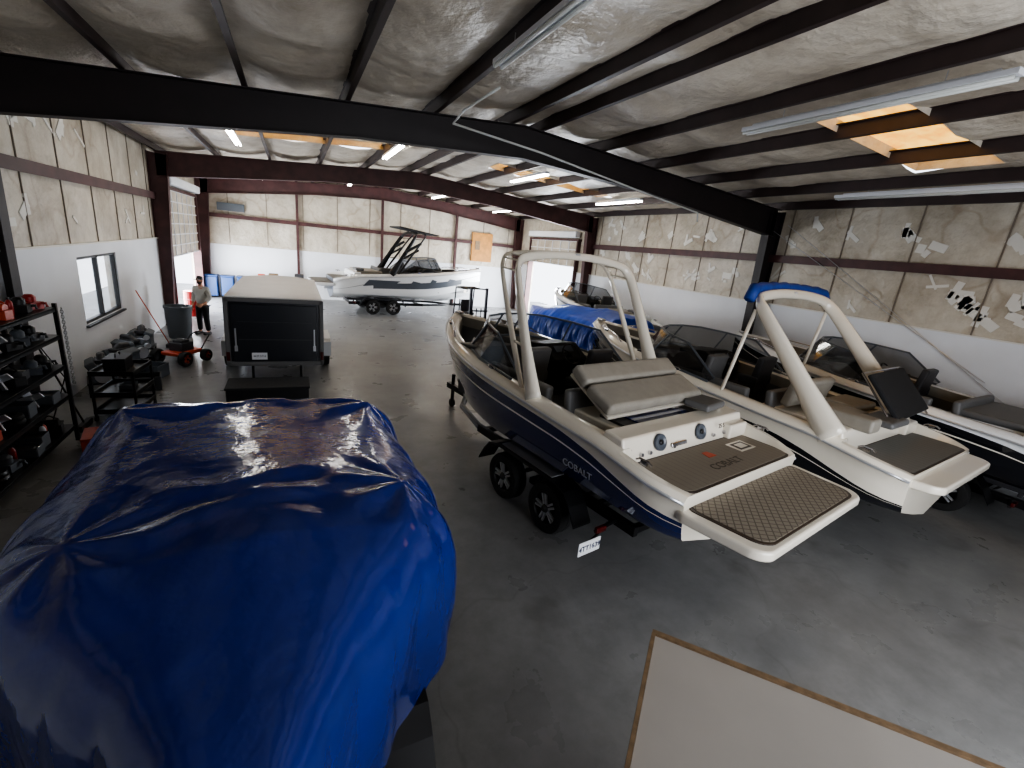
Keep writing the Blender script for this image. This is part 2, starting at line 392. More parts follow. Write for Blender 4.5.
# ---------------------------------------------------------------- lamps
def lamp(x,y,lit,L=2.44):
    z=ztop(x)-.1
    e=empty('strip_light',(x,y,z),0,'lit twin-tube fluorescent strip light under the roof purlins' if lit else 'unlit white fluorescent strip light under the roof purlins','light','strip lights under the roof')
    B().box((0,0,.03),(.14,L,.06)).box((0,0,.075),(.08,L*.9,.03)).out('housing','whitep',e,bevel=.006)
    for s in(-1,1): B().tube([(s*.045,-L/2+.03,-.02),(s*.045,L/2-.03,-.02)],.022,10).out('tube','lamp' if lit else 'unlit',e,smooth=True)
    for sy in(-1,1): B().tube([(0,sy*L*.3,.08),(0,sy*L*.3,.2)],.006,6).out('hanger','alloy',e)
for x in(-1.2,2.45,6.5,9.9):
    lamp(x,13.6,True); lamp(x,23.4,True)
lamp(2.35,4.9,False); lamp(6.5,4.3,False,3.2); lamp(10.9,5.4,False,3.2)
top(B().tube([(2.55,6.5,5.55),(2.4,7.5,5.45),(2.45,8.2,5.4),(4.3,8.5,5.3),(7.5,9.0,5.0),(9.2,9.25,4.85),(9.3,9.3,4.65)],.018,8).out('electrical_conduit','unlit',smooth=True),'pale electrical conduit hung below the roof beam','conduit')
for p,q in([(12.3,9.5,4.8),(12.42,4.0,1.9)],[(12.3,9.0,4.9),(12.42,1.0,.0)]):
    top(B().tube([p,q],.008,6).out('brace_cable','alloy'),'thin steel cross-brace cable between frames','cable','cross-brace cables')
top(B().box((10.0,Y3-.08,3.45),(1.25,.15,1.6)).box((9.7,Y3-.17,3.55),(.3,.03,.5),1).out('plywood_board',['wood','ply'],bevel=.004),'orange plywood board fixed high on the end wall','board')
top(B().box((-2.6,Y3-.1,4.1),(1.1,.18,.35)).out('wall_panel_box','gray',bevel=.01),'gray box mounted high on the end wall','box')
# ---------------------------------------------------------------- wheels / trailers
def wheel(parent,x,y,side,r=.34,w=.22,rim='alloy',spokes=5):
    b=B(); h=w/2
    prof=[(r*.62,-h*.9),(r*.8,-h),(r*.95,-h*.92),(r,-h*.6),(r,-h*.2),(r*.985,-h*.18),(r*.985,h*.18),(r,h*.2),(r,h*.6),(r*.95,h*.92),(r*.8,h),(r*.62,h*.9),(r*.62,-h*.9)]
    b.lathe(prof,(x,y,r),'X',32)
    o=sm(b.out('wheel','rubber',parent),35)
    b=B(); xo=x+side*h*.62
    b.lathe([(r*.64,-h*.85*side),(r*.6,-h*.7*side),(r*.56,h*.3*side),(r*.62,h*.85*side),(r*.65,h*.88*side)],(x,y,r),'X',32,1)
    b.lathe([(0.001,0),(r*.6,0)],(x-side*h*.3,y,r),'X',24,1)
    for i in range(spokes):
        a=2*math.pi*i/spokes
        for da in(-.2,.2):
            c=(xo,y+math.cos(a+da)*r*.36,r+math.sin(a+da)*r*.36)
            b.box(c,(.03,r*.46,r*.085),0,rot=(a+da*.4,0,0))
    b.lathe([(.001,side*.05),(r*.1,side*.05),(r*.17,side*.02),(r*.17,-.05*side)],(xo,y,r),'X',16,1)
    q=sm(b.out('rim',[rim,'blackp'],o),35)
    return o
def trailer(loc,rot,label,L=5.9,hw=1.18,ya=(1.55,2.5),col='blackm',plate=None,step=True,r=.34,fender='blackm'):
    t=empty('boat_trailer',loc,rot,label,'trailer')
    b=B(); fx=.72
    for s in(-1,1):
        b.box((s*fx,2.3,.46),(.08,3.5,.13)); 
        b.tube([(s*fx,4.0,.46),(s*.45,L-.8,.46),(0,L-.2,.46)],.06,6)
    for y in(.6,1.2,2.8,3.9): b.box((0,y,.46),(2*fx,.08,.09))
    b.box((0,L+.0,.46),(.1,1.2,.12)); b.box((0,L-.1,.6),(.09,.09,.35))
    b.out('frame',col,t,bevel=.006)
    b=B()
    for s in(-1,1): b.box((s*.5,2.1,.62),(.12,3.2,.09)); 
    for s in(-1,1):
        for y in(.8,1.6,2.8): b.box((s*.5,y,.55),(.06,.06,.1))
    b.out('bunk','cushd',t,bevel=.01)
    b=B()
    for y in ya: b.tube([(-hw+.1,y,r),(hw-.1,y,r)],.035,8)
    b.out('axle',col,t)
    for s in(-1,1):
        for y in ya: wheel(t,s*(hw-.11),y,s,r)
        b=B(); ym=sum(ya)/2; hl=(ya[1]-ya[0])/2+r+.12
        pr=[(-hl-.12,.42),(-hl,.62),(-hl+.12,.76),(-hl+.3,.81),(hl-.3,.81),(hl-.12,.76),(hl,.62),(hl+.12,.42)]
        for (a0,z0),(a1,z1) in zip(pr[:-1],pr[1:]):
            xa,xb=s*(hw-.26),s*(hw+.03)
            b.raw([(xa,ym+a0,z0),(xb,ym+a0,z0),(xb,ym+a1,z1),(xa,ym+a1,z1),(xa,ym+a0,z0-.03),(xb,ym+a0,z0-.03),(xb,ym+a1,z1-.03),(xa,ym+a1,z1-.03)],[(0,1,2,3),(7,6,5,4),(0,4,5,1),(1,5,6,2),(2,6,7,3),(3,7,4,0)])
        b.box((s*(hw-.42),ym,.46),(.5,.1,.08))
        if step: b.box((s*(hw-.11),ym,.825),(.2,1.1,.015),1)
        b.out('fender',[fender,'galv'],t)
        B().box((s*(hw-.12),.74,.52),(.16,.05,.07)).out('tail_light','redlens',t,bevel=.01)
        B().tube([(s*fx,.85,.46),(s*(hw-.08),.77,.48)],.03,6).out('light_bracket',col,t)
    if plate:
        xx,yy=-hw-.1,.68
        B().box((xx,yy,.4),(.34,.012,.17)).out('license_plate','paper',t,bevel=.004)
        text(plate,.09,'plate_text','ink',t,frame4((xx,yy-.009,.4),(1,0,0),(0,0,1)),.003)
        B().tube([(xx,yy+.02,.44),(xx+.3,.78,.46)],.015,6).out('plate_bracket',col,t)
    B().tube([(.0,L+.4,.0),(0,L+.4,.75)],.04,8).lathe([(.001,-.03),(.09,-.03),(.09,.03),(.001,.03)],(0,L+.4,.09),'X',14).out('tongue_jack','blackm',t)
    return t
# ---------------------------------------------------------------- open boats
def boat(loc,rot,label,L=6.5,Bm=2.66,hullm=('navy','cream','cream'),tower='lean',towm='cream',pad='padd',cush='cush',sunpad='cush',platL=.78,platW=None,name=None,num=None,bimini=None,openpad='hatch',graph=False,spk=True,ucs=.42,uce=.9,canopy=False,liner=None,seat='cushd',pz=1.10,plat=True):
    e=empty('speedboat',loc,rot,label,'boat')
    h=Bm/2; NS=40; ya=-.15
    def Y(s): return ya+(L-ya)*s
    def hb(y):
        s=max(0,(y-L*.42)/(L*.58)); f=.085+.915*(1-s**2.5) if s<1 else .085
        if y<.35: f*=1-.11*((.35-y)/.5)**2
        return h*f
    def gz(y):
        if y<1.0: return 1.36+.20*(max(0,(y+.15))/1.15)**.8*1.0
        return 1.56+.46*((y-1)/(L-1))**1.25
    def kz(y): s=max(0,(y-L*.62)/(L*.38)); return .56+.62*s**2.2
    def cz(y): s=max(0,(y-L*.45)/(L*.55)); return .84+.66*s**2
    def cb(y): s=max(0,(y-L*.45)/(L*.55)); return hb(y)*(.9-.3*s**1.5)
    def uc(y):
        t=min(1,max(0,(y+.15)/1.9)); return ucs+(uce-ucs)*(t*t*(3-2*t))**.8
    secs=[]
    ysn=[Y(i/NS) for i in range(NS+1)]
    def side(y,u):
        bw_,g,c,cx=hb(y),gz(y),cz(y),cb(y); return (cx+.03+(bw_-cx-.03)*(u**.7),c+.03+(g-.1-c-.03)*u)
    for y in ysn:
        bw_,g,k,c,cx=hb(y),gz(y),kz(y),cz(y),cb(y)
        half=[(0,k),(cx*.5,k+(c-k)*.45),(cx,c),(cx+.03,c+.03)]
        q=uc(y)
        for u in (.4*q,.72*q,.76*q,q,(1+q)/2,1): half.append(side(y,u))
        half+=[(bw_+.015,g-.09),(bw_+.015,g-.05),(bw_-.01,g-.02),(bw_-.035,g)]
        secs.append([(-x,y,z) for x,z in half[::-1]]+[(x,y,z) for x,z in half[1:]])
    nr=len(secs[0]); vs=[p for r in secs for p in r]; fs=[];idx=[]
    nh=(nr-1)//2
    def mi(i,j):
        a=i-nh if i>=nh else nh-1-i
        y=ysn[j]
        if a>=11: return 2
        if a>=9: return 2 if a>=9 and graph else 1
        if graph:
            if a==4 and 1.4<y<L*.8: return 1
            if a==5: return 1
            return 0
        if a>=7: return 1
        if a==5: return 3
        return 0
    for j in range(NS):
        for i in range(nr-1):
            a=j*nr+i; fs.append((a,a+1,a+nr+1,a+nr)); idx.append(mi(i,j))
    fs.append(tuple(range(nr))); idx.append(1)
    fs.append(tuple(NS*nr+i for i in range(nr))[::-1]); idx.append(0)
    o=mesh('hull',vs,fs,[hullm[0],hullm[1],hullm[2],'cream'],e,idx=idx); sm(fixn(o),50)
    b=B()
    for s in(-1,1): b.tube([(s*(hb(y)+.02),y,gz(y)-.07) for y in ysn],.018,6)
    b.out('rub_rail','alloy',e,smooth=True)
    if graph:
        b=B()
        for s in(-1,1):
            for (y0,y1,u0,u1) in((1.0,2.6,.5,.9),(2.9,3.5,.35,.8),(3.8,4.3,.4,.85),(4.7,5.3,.45,.8)):
                pts=[]
                for (yy,u) in((y0,u0),(y0+.25,u1),(y1,u1-.1),(y1-.25,u0+.12)):
                    x_,z_=side(yy,u); pts.append((s*(x_+.012),yy,z_))
                b.raw(pts,[(0,1,2,3)])
        b.out('hull_graphics','grayhull',e)
    wy=.62; CF=1.0
    lm=liner or 'cushm'
    dys=[wy+(L-wy)*i/30 for i in range(31)]
    vs=[];fs=[];idx=[]
    for y in dys:
        b_=hb(y);g=gz(y); cw=.20 if y<L*.8 else .20+.12*(y-L*.8)/(L*.2); inn=max(.002,b_-.035-cw); fl=CF if y<L*.9 else CF+(g-.15-CF)*((y-L*.9)/(L*.1)); 
        half=[(b_-.035,g),(b_-.07,g+.03),(inn+.04,g+.035),(inn,g+.01),(inn-.02 if inn>.03 else inn,g-.18),(max(.001,inn-.03),fl),(0,fl)]
        vs+=[(-x,y,z) for x,z in half]+[(x,y,z) for x,z in half[:-1][::-1]]
    n2=13
    for j in range(30):
        for i in range(n2-1):
            a=j*n2+i; fs.append((a,a+1,a+n2+1,a+n2)); k=min(i,n2-2-i); idx.append(0 if k<3 else (3 if k<4 else (1 if k<5 else 2)))
    o=mesh('deck',vs,fs,[hullm[2],lm,'cushm',cush],e,idx=idx); sm(fixn(o),40)
    N=12
    ysd=[ya+ (wy+.02-ya)*i/N for i in range(N+1)]
    z=1.355
    vs=[];fs=[]
    for y in ysd:
        bb=hb(y)-.03; g=gz(y); vs+=[(-bb,y,g),(-bb+.07,y,g+.005),(-bb+.14,y,z),(bb-.14,y,z),(bb-.07,y,g+.005),(bb,y,g)]
    for j in range(N):
        for i in range(5): a=j*6+i; fs.append((a,a+1,a+7,a+6))
    sm(mesh('stern_deck',vs,fs,hullm[2],e),50)
    def rr(x0,x1,y0,y1,r,k=5):
        o=[]
        for cx,cy,a0 in((x1-r,y1-r,0),(x0+r,y1-r,90),(x0+r,y0+r,180),(x1-r,y0+r,270)):
            for i in range(k+1):
                a=math.radians(a0+90*i/k); o.append((cx+r*math.cos(a),cy+r*math.sin(a)))
        return o
    b=B().prism(rr(-h+.20,h-.20,ya+.01,wy-.03,.16),z,z+.010,1).prism(rr(-h+.23,h-.23,ya+.04,wy-.06,.14),z,z+.014,0); b.out('deck_pad',['pads' if pad=='padd' else pad,'inkg'],e)
    wp=platW or h-.10; y0=ya-platL
    out=rr(-wp,wp,y0,ya+.12,min(.16,platL*.45),6)
    out=[(x*(1-.07*max(0,(ya-y)/platL)),y-(.07*(1-(x/wp)**2) if y<ya-platL*.5 else 0)) for x,y in out]
    B().prism(out,pz,pz+.11).out('swim_platform',hullm[2],e,bevel=.03,seg=3)
    out2=[(x*.9,ya-.02+(y-ya)*.88-.02) for x,y in out]
    if plat:
        b=B(); b.prism(out2,pz+.11,pz+.122,1); b.prism([(x*.965,(y-(y0+ya)/2)*.93+(y0+ya)/2) for x,y in out2],pz+.11,pz+.127,0)
        b.out('platform_pad',[pad,'inkg'],e)
        b=B(); b.box((0,ya-.1,1.02),(1.3,.4,.14)); b.tube([(-.45,ya-.1,1.0),(-.45,y0+.2,1.08)],.03,6).tube([(.45,ya-.1,1.0),(.45,y0+.2,1.08)],.03,6)
        b.out('platform_bracket','alloy',e)
    wallw=hb(wy)-.1
    b=B(); zt=gz(wy)+.13
    b.raw([(-wallw,wy-.05,z-.05),(wallw,wy-.05,z-.05),(wallw,wy+.04,zt),(-wallw,wy+.04,zt),(-wallw,wy+.32,z-.05),(wallw,wy+.32,z-.05),(wallw,wy+.32,zt+.02),(-wallw,wy+.32,zt+.02)],[(0,1,2,3),(7,6,5,4),(0,4,5,1),(1,5,6,2),(2,6,7,3),(3,7,4,0)])
    b.out('stern_wall',hullm[2],e,bevel=.03,seg=3)
    tl=Matrix.Rotation(-.33,3,'X')
    if spk:
        for sx in(-.62,.2):
            B().lathe([(.001,-.012),(.05,-.02),(.075,-.02),(.08,-.03),(.098,-.03),(.1,0)],(sx,wy-.005,z+.17),'Y',24,rot=tl).out('speaker','grayhull',e,smooth=True,label='round gray stern speaker')
            B().lathe([(.001,-.034),(.03,-.034),(.032,-.02)],(sx,wy-.005,z+.17),'Y',16,rot=tl).out('speaker_cap','blackp',e,smooth=True)
        for sx in(-.95,-.8,-.35,.5,.75): B().lathe([(.001,-.03),(.022,-.03),(.026,0)],(sx,wy-.02,z+.08),'Y',12,rot=tl).out('fitting','chrome',e)
        B().box((-.25,wy-.03,z+.1),(.3,.02,.05),rot=(-.33,0,0)).out('grab_handle','chrome',e,bevel=.01)
    B().box((wallw-.26,wy+.02,z+.1),(.42,.26,.2)).out('step',hullm[2],e,bevel=.03,seg=3)
    for s in(-1,1):
        for y in(.35,L*.5,L*.86):
            bb=hb(y)-.1; B().tube([(s*bb,y-.1,gz(y)+.05),(s*bb,y-.06,gz(y)+.075),(s*bb,y+.06,gz(y)+.075),(s*bb,y+.1,gz(y)+.05)],.012,6).box((s*bb,y,gz(y)+.045),(.03,.08,.04)).out('cleat','chrome',e)
    hx=h-.42
    B().box((0,1.35,1.38),(2*hx,1.2,.4)).out('engine_box',hullm[2],e,bevel=.03)
    if openpad=='hatch':
        B().box((-.05,1.08,1.6),(2*hx-.3,.62,.03)).box((-.05,1.02,1.62),(2*hx-.75,.36,.02),1).out('locker_shade_plate',['blackp','navy'],e)  # flat black plate painted as the shade inside the open locker, navy lining on it
        zz=2.04
        B().box((-.06,1.66,zz),(2*hx+.06,.30,.17),rot=(.6,0,0)).box((-.06,1.30,zz-.19),(2*hx+.06,.46,.17),rot=(.38,0,0)).out('sun_pad',sunpad,e,bevel=.06,seg=4)
        B().box((-.06,1.49,zz-.2),(2*hx-.02,.80,.04),rot=(.46,0,0)).out('sun_pad_base','cushl',e,bevel=.01)
        for k in(-1,1): B().tube([(k*.6,1.2,1.55),(k*.62,1.5,1.92)],.014,6).out('gas_strut','chrome',e)
    elif openpad=='side':
        b=B().box((.62,.72,2.0),(1.5,.74,.07),rot=(.85,0,.06)); o=b.out('sun_pad','mesh',e,bevel=.02,seg=2)
        B().tube([(-.15,.46,1.66),(-.15,1.0,2.28),(1.38,1.05,2.28),(1.38,.5,1.66)],.016,6).out('pad_frame','chrome',o)
        B().box((-.35,1.1,1.66),(.75,.6,.13)).box((.6,1.3,1.64),(.8,.5,.12)).box((-.75,.75,1.72),(.3,.6,.2)).out('cushion','cush',e,bevel=.05,seg=4)
        B().box((-.35,1.55,1.85),(1.2,.14,.42),rot=(.25,0,0)).out('backrest',cush,e,bevel=.05,seg=4)
        B().box((-.2,.55,1.72),(.6,.4,.1)).out('charcoal_cushion','cushm',e,bevel=.04,seg=3)
    else:
        B().box((0,1.35,1.64),(2*hx,1.1,.13)).out('sun_pad',sunpad,e,bevel=.05,seg=4)
    if openpad!='side': B().box((hx-.2,.92,1.74),(.5,.36,.1),rot=(0,0,.1)).out('cushion','cushm',e,bevel=.04,seg=3)
    B().box((-.1,1.98,1.35),(2*hx,.5,.12)).box((-.1,1.80,1.6),(2*hx,.12,.45),rot=(-.15,0,0)).out('rear_bench','cushm',e,bevel=.045,seg=3)
    B().box((-h+.55,2.9,1.3),(.5,1.5,.14)).box((-h+.36,2.9,1.55),(.13,1.5,.42)).out('side_bench','cushm',e,bevel=.045,seg=3)
    for sx in(-.5,.55):
        b=B(); b.box((sx,3.0 if sx>0 else 3.35,1.42),(.5,.5,.15)).box((sx,2.78 if sx>0 else 3.12,1.76),(.5,.13,.62),rot=(.15,0,0))
        for q in(-.24,.24): b.box((sx+q,2.9 if sx>0 else 3.25,1.6),(.08,.36,.18))
        b.out('bucket_seat',seat if sx>0 else 'cushm',e,bevel=.05,seg=3)
        B().tube([(sx,3.0,1.0),(sx,3.0,1.4)],.05,10).out('seat_pedestal','alloy',e)
    yc=3.75
    for s in(-1,1):
        b=B(); x0,x1=s*.28,s*(hb(yc)-.22)
        b.raw([(x0,yc-.1,1.0),(x1,yc-.1,1.0),(x1,yc+.7,1.0),(x0,yc+.7,1.0),(x0,yc-.25,1.72),(x1,yc-.25,1.72),(x1,yc+.75,1.86),(x0,yc+.75,1.86),(x0,yc+.1,1.93),(x1,yc+.1,1.93)],[(0,1,2,3),(0,4,5,1),(4,8,9,5),(8,7,6,9),(2,6,7,3),(0,3,7,8,4),(1,5,9,6,2)])
        b.out('console','blackp' if s>0 else 'cushd',e,bevel=.03)
    B().box((.6,yc-.08,1.86),(.42,.02,.14),rot=(-.9,0,0)).out('gauge_panel','grayhull',e,bevel=.005)
    cw=Vector((.6,yc-.3,1.82)); d=Vector((0,-.8,.6)).normalized(); ux=Vector((1,0,0)); uy=d.cross(ux)
    b=B(); pts=[cw+(ux*math.cos(a)+uy*math.sin(a))*.19 for a in[2*math.pi*i/20 for i in range(21)]]
    b.tube(pts,.015,6)
    for a in(.5,2.6,4.7): b.tube([cw,cw+(ux*math.cos(a)+uy*math.sin(a))*.19],.01,6)
    b.tube([cw,cw-d*.15],.025,8); b.out('steering_wheel','blackp',e)
    path=[(-1,yc-1.0),(-1,yc-.1),(-.93,yc+.45),(-.68,yc+.9),(-.25,yc+1.05),(.25,yc+1.05),(.68,yc+.9),(.93,yc+.45),(1,yc-.1),(1,yc-1.0)]
    lo=[];hi=[]
    for k,(u,y) in enumerate(path):
        bb=hb(y)-.12; x=u*bb; zl=gz(y)+.05
        hh=.46 if 0<k<9 else .06
        cx=x*(.90 if abs(u)<.99 else .93); lo.append(Vector((x,y,zl))); hi.append(Vector((cx,y-.32*(1 if 0<k<9 else .2),zl+hh)))
    b=B()
    for k in range(len(path)-1): b.raw([lo[k],lo[k+1],hi[k+1],hi[k]],[(0,1,2,3)])
    ws=b.out('windshield','glass',e)
    b=B(); b.tube(lo,.022,6); b.tube(hi,.02,6)
    for k in(2,4,5,7): b.tube([lo[k],hi[k]],.018,6)
    b.out('windshield_frame','grayhull' ,ws)
    for s in(-1,1):
        b=B(); ys_=[L*.72,L*.78,L*.84,L*.89]
        vs=[];
        for y in ys_:
            inn=max(.1,hb(y)-.3); vs+=[(s*inn,y,CF),(s*inn,y,1.38),(s*max(.04,inn-.42),y,1.38),(s*max(.04,inn-.42),y,CF)]
        fs=[]
        for j in range(3):
            for i in range(4): a=j*4+i;c=j*4+(i+1)%4; fs.append((a,c,c+4,a+4))
        fs+=[(0,1,2,3),(12,13,14,15)]
        b.raw(vs,fs); b.out('bow_cushion','cushl' if cush=='cushd' else cush,e,bevel=.03)
        B().tube([(s*(hb(L*.74)-.08),L*.74,gz(L*.74)+.04),(s*(hb(L*.77)-.1),L*.77,gz(L*.77)+.1),(s*(hb(L*.88)-.1),L*.88,gz(L*.88)+.1),(s*(hb(L*.91)-.08),L*.91,gz(L*.91)+.04)],.013,8).out('bow_rail','chrome',e,smooth=True)
    B().box((0,L-.12,gz(L)+.05),(.12,.2,.05)).out('bow_light','chrome',e,bevel=.015)
    if tower:
        zt,yf,yt={'lean':(3.40,2.15,3.0),'swept':(3.2,.75,2.3),'far':(3.2,2.2,3.3)}[tower]
        b=B(); xf=hb(yf)-.06
        def arch(yf,yt,xf,zt,rx,rz,k0=1.7,inset=.12):
            pts=[];rs=[]
            q=[(-xf,yf,gz(yf)+.0,k0),(-xf+inset*.15,yf+(yt-yf)*.35,gz(yf)+(zt-gz(yf))*.35,1.35),(-xf+inset*.5,yf+(yt-yf)*.8,gz(yf)+(zt-gz(yf))*.8,1.05),(-xf+inset,yf+(yt-yf)*.95,zt-.1,.95),(-xf+inset+.16,yt,zt-.01,.85),(-xf*.4,yt+.03,zt+.045,.8),(0,yt+.04,zt+.06,.8)]
            full=q+[(-x,y,z,k) for x,y,z,k in q[:-1][::-1]]
            P=[Vector(t[:3]) for t in full]; K=[t[3] for t in full]
            for i in range(len(P)-1):
                p0=P[max(i-1,0)];p1=P[i];p2=P[i+1];p3=P[min(i+2,len(P)-1)]
                for j in range(5):
                    t=j/5; pts.append(.5*((2*p1)+(-p0+p2)*t+(2*p0-5*p1+4*p2-p3)*t*t+(-p0+3*p1-3*p2+p3)*t**3)); rs.append(K[i]+(K[i+1]-K[i])*t)
            pts.append(P[-1]); rs.append(K[-1])
            b.tube(pts,rx,10,rs=rs,r2=rz); return pts
        if tower=='swept':
            pa=arch(yf,yt,xf,zt,.055,.10,2.1)
            for s in(-1,1): b.tube([(s*(xf-.02),yf+1.7,gz(yf+1.7)),(s*(xf-.1),yt-.05,zt-.2)],.03,8)
        else:
            pa=arch(yf,yt,xf,zt,.042,.075,2.1,.16)
            pb=arch(yf+.3,yt+.45,xf-.04,zt+.02,.03,.035,1.0,.16)
            for i in range(12,len(pa)-10,4): b.tube([pa[i],pb[i]],.014,6)
            for q in(5,len(pa)-6): b.tube([pa[q],pb[q]],.02,6)
        t=b.out('tower',towm,e,smooth=True)
        B().box((0,yt,zt+.09),(.08,.05,.03)).out('tower_light','alloy',t,bevel=.01)
        if bimini:
            n=20; pts=[]; rs=[]
            for i in range(n+1):
                u=-1+2*i/n; pts.append((u*(xf-.02),yt+.05+.1*(1-u*u),zt+.10+.05*(1-u*u)-(.16 if abs(u)>.98 else 0))); rs.append(1+.12*math.sin(i*2.3))
            B().tube(pts,.085,10,rs=rs).out('rolled_bimini','blue',t,smooth=True,label='blue canvas sunshade rolled on the tower')
        if canopy:
            B().raw([(-1,yt-.7,zt+.18),(1,yt-.7,zt+.18),(.9,yt+1.1,zt+.02),(-.9,yt+1.1,zt+.02),(-1,yt-.7,zt+.24),(1,yt-.7,zt+.24),(.9,yt+1.1,zt+.06),(-.9,yt+1.1,zt+.06)],[(0,1,2,3),(7,6,5,4),(0,4,5,1),(1,5,6,2),(2,6,7,3),(3,7,4,0)]).out('tower_canopy','mesh',t,bevel=.02)
            for s in(-1,1):
                B().box((s*(xf+.12),yt-.2,zt-.5),(.1,.75,.1),rot=(.5,0,0)).box((s*(xf+.12),yt-.3,zt-.75),(.1,.75,.08),rot=(.5,0,0)).out('board_rack','blackp',t,bevel=.02)
    if name:
        text(name,.16,'deck_lettering','inkg',e,frame4((.0,.1,z+.016),(1,0,0),(0,1,0)),.001)
        B().prism([(.52,.2),(.86,.2),(.86,.42),(.52,.42)],z+.014,z+.018).prism([(.56,.23),(.82,.23),(.82,.39),(.56,.39)],z+.016,z+.021,1).prism([(.61,.26),(.77,.26),(.77,.36),(.61,.36)],z+.018,z+.024).out('deck_emblem',['cream','inkg'],e)
        B().prism([(-.08,.28),(.08,.28),(.05,.40),(-.05,.40)],z+.014,z+.018).out('deck_badge','orange',e)
        x_,z_=side(1.45,.36*uc(1.45)); xb_,zb_=side(.95,.36*uc(.95))
        text(name,.13,'hull_lettering','alloy',e,frame4((-(x_+xb_)/2-.012,1.2,(z_+zb_)/2),(xb_-x_,-.5,0),(-.18,0,1)),.004)
    if num: text(num,.08,'model_lettering','inkg',e,frame4((.62,wy-.045,z+.2),(1,0,0),(0,.2,1)),.003)
    return e
R8=math.radians(11.5)
boat((4.46,3.15,.04),R8,'navy and cream open-bow speedboat with cream tower, on trailer',name='COBALT',num='25 S',ucs=.5,uce=.92)
trailer((4.38,3.15,0),R8,'black tandem-axle trailer under the navy speedboat',plate='4TT1639',ya=(1.6,2.56),hw=1.26)
R2=math.radians(8)
boat((7.8,2.75,0),R2,'cream speedboat with swept tower and rolled blue bimini',hullm=('blackhull','cream','cream'),tower='swept',bimini=True,pad='padgray',openpad='side',Bm=2.6,L=6.8,platL=.28,platW=1.1,spk=False,ucs=.2,uce=.75,pz=1.2,plat=False)
trailer((7.8,2.8,0),R2,'black tandem-axle trailer under the cream speedboat',ya=(1.0,1.95))
boat((11.05,1.7,0),math.radians(5),'black-hulled speedboat with white deck beside the wall',hullm=('blackhull','white','white'),tower=None,pad='padgray',cush='cush',sunpad='cushm',Bm=2.5,L=6.6,openpad='flat',platL=.28,plat=False,pz=1.2,spk=False,ucs=.7,uce=.95)
trailer((11.05,1.7,0),math.radians(5),'black tandem-axle trailer under the black-hulled speedboat')
rb=math.radians(-86)
fb=boat((1.6,22.9,-.1),rb,'white speedboat with gray graphics and black canopy tower',hullm=('white','grayhull','white'),tower='far',towm='blackm',pad='padgray',cush='cushd',L=6.9,graph=True,openpad='flat',canopy=True,spk=False)
fb.scale=(1.0,1.06,1.2)
trailer((1.6,22.9,0),rb,'black tandem-axle trailer under the white speedboat')

# ---------------------------------------------------------------- shrink-wrapped boats
def wrapboat(loc,rot,label,L,W,Z,m,hem=.85,seed=1,yt=None,p=2.2,poles=()):
    e=empty('wrapped_boat',loc,rot,label,'boat'); rnd=random.Random(seed)
    NU,NV=190,150; vs=[];fs=[]; yt=yt or L*.5
    ph=[rnd.uniform(0,6) for _ in range(12)]
    def half(y):
        t=max(0,(y-yt)/(L-yt)); w=W/2*(1-.95*t**p); 
        return w
    for i in range(NU+1):
        u=i/NU; y=u*L
        w=half(y)
        if p<1: w=sum(half(min(L,max(0,y+k*.05))) for k in range(-5,6))/11
        zt=Z*(.96-.16*max(0,(y-yt)/(L-yt)))
        f=min(1,u/.03)**.5
        for j in range(NV+1):
            a=math.pi*j/NV; c,s=math.cos(a),math.sin(a)
            x=w*(1 if c>0 else -1)*abs(c)**.46*(.97+.03*f); z=hem+(zt-hem)*f*abs(s)**.6
            xx=abs(x)/max(w,.01); tp=abs(s)**.5
            z-=.04*tp*f*math.exp(-((xx-.45)/.35)**2)*math.sin(math.pi*min(1,u*1.1))**2*(1+.3*math.sin(y*3+ph[0]))
            for (px_,py_,ph_,sg) in poles:
                d=math.hypot(x-px_,y-py_); z+=ph_*math.exp(-d/sg)*f*tp
                an=math.atan2(y-py_,x-px_); z+=.014*math.sin(an*7+ph[1]+px_)*math.exp(-((d-.32)/.26)**2)*f*tp
            z+=f*tp*(.010*math.sin(y*2.2+x*2.7+ph[2]))
            z+=f*tp*.05*math.exp(-y/.2)*math.sin(x*7+ph[4]+2*math.sin(x*4))
            # vertical pleats where the film is gathered down the sides
            pl=.03*math.sin(y*4+ph[5])+.024*math.sin(y*10+z*5+ph[6])+.022*abs(math.sin(y*13+1.5*math.sin(z*4)+ph[7]))
            x+=pl*abs(c)**2*(1 if c>0 else -1)
            hz=0
            if j in(0,NV): hz=-.05+.05*math.sin(y*4+ph[8])
            vs.append((x,y+(.05*math.sin(x*5+ph[9])+.03*math.sin(x*17))*(1-min(1,u*8)),z+hz))
    n=NV+1
    for i in range(NU):
        for j in range(NV): a=i*n+j; fs.append((a,a+1,a+n+1,a+n))
    mesh('shrink_wrap',vs,fs,m,e,smooth=True)
    sk=[];sf=[]
    for k in(0,NV):
        base=len(sk)
        for i in range(NU+1):
            q=vs[i*n+k]; sk+= [q,(q[0]*.72,min(q[1],L-.3),q[2]-.16)]
        for i in range(NU): a=base+2*i; sf.append((a,a+1,a+3,a+2))
    mesh('wrap_skirt',sk,sf,m,e,smooth=True)
    secs=[]
    for i in range(20):
        u=i/19;y=.15+u*(L-.5); w=half(y)*.8; secs.append([(-w,y,hem-.1),(-w*.85,y,.75+.1*u),(0,y,.56+.3*max(0,u-.6)),(w*.85,y,.75+.1*u),(w,y,hem-.1)])
    vv=[q for s_ in secs for q in s_]; ff=[]
    for i in range(19):
        for j in range(4): a=i*5+j; ff.append((a,a+1,a+6,a+5))
    ff.append((0,1,2,3,4)); mesh('hull',vv,ff,'blackhull',e,smooth=False)
    return e
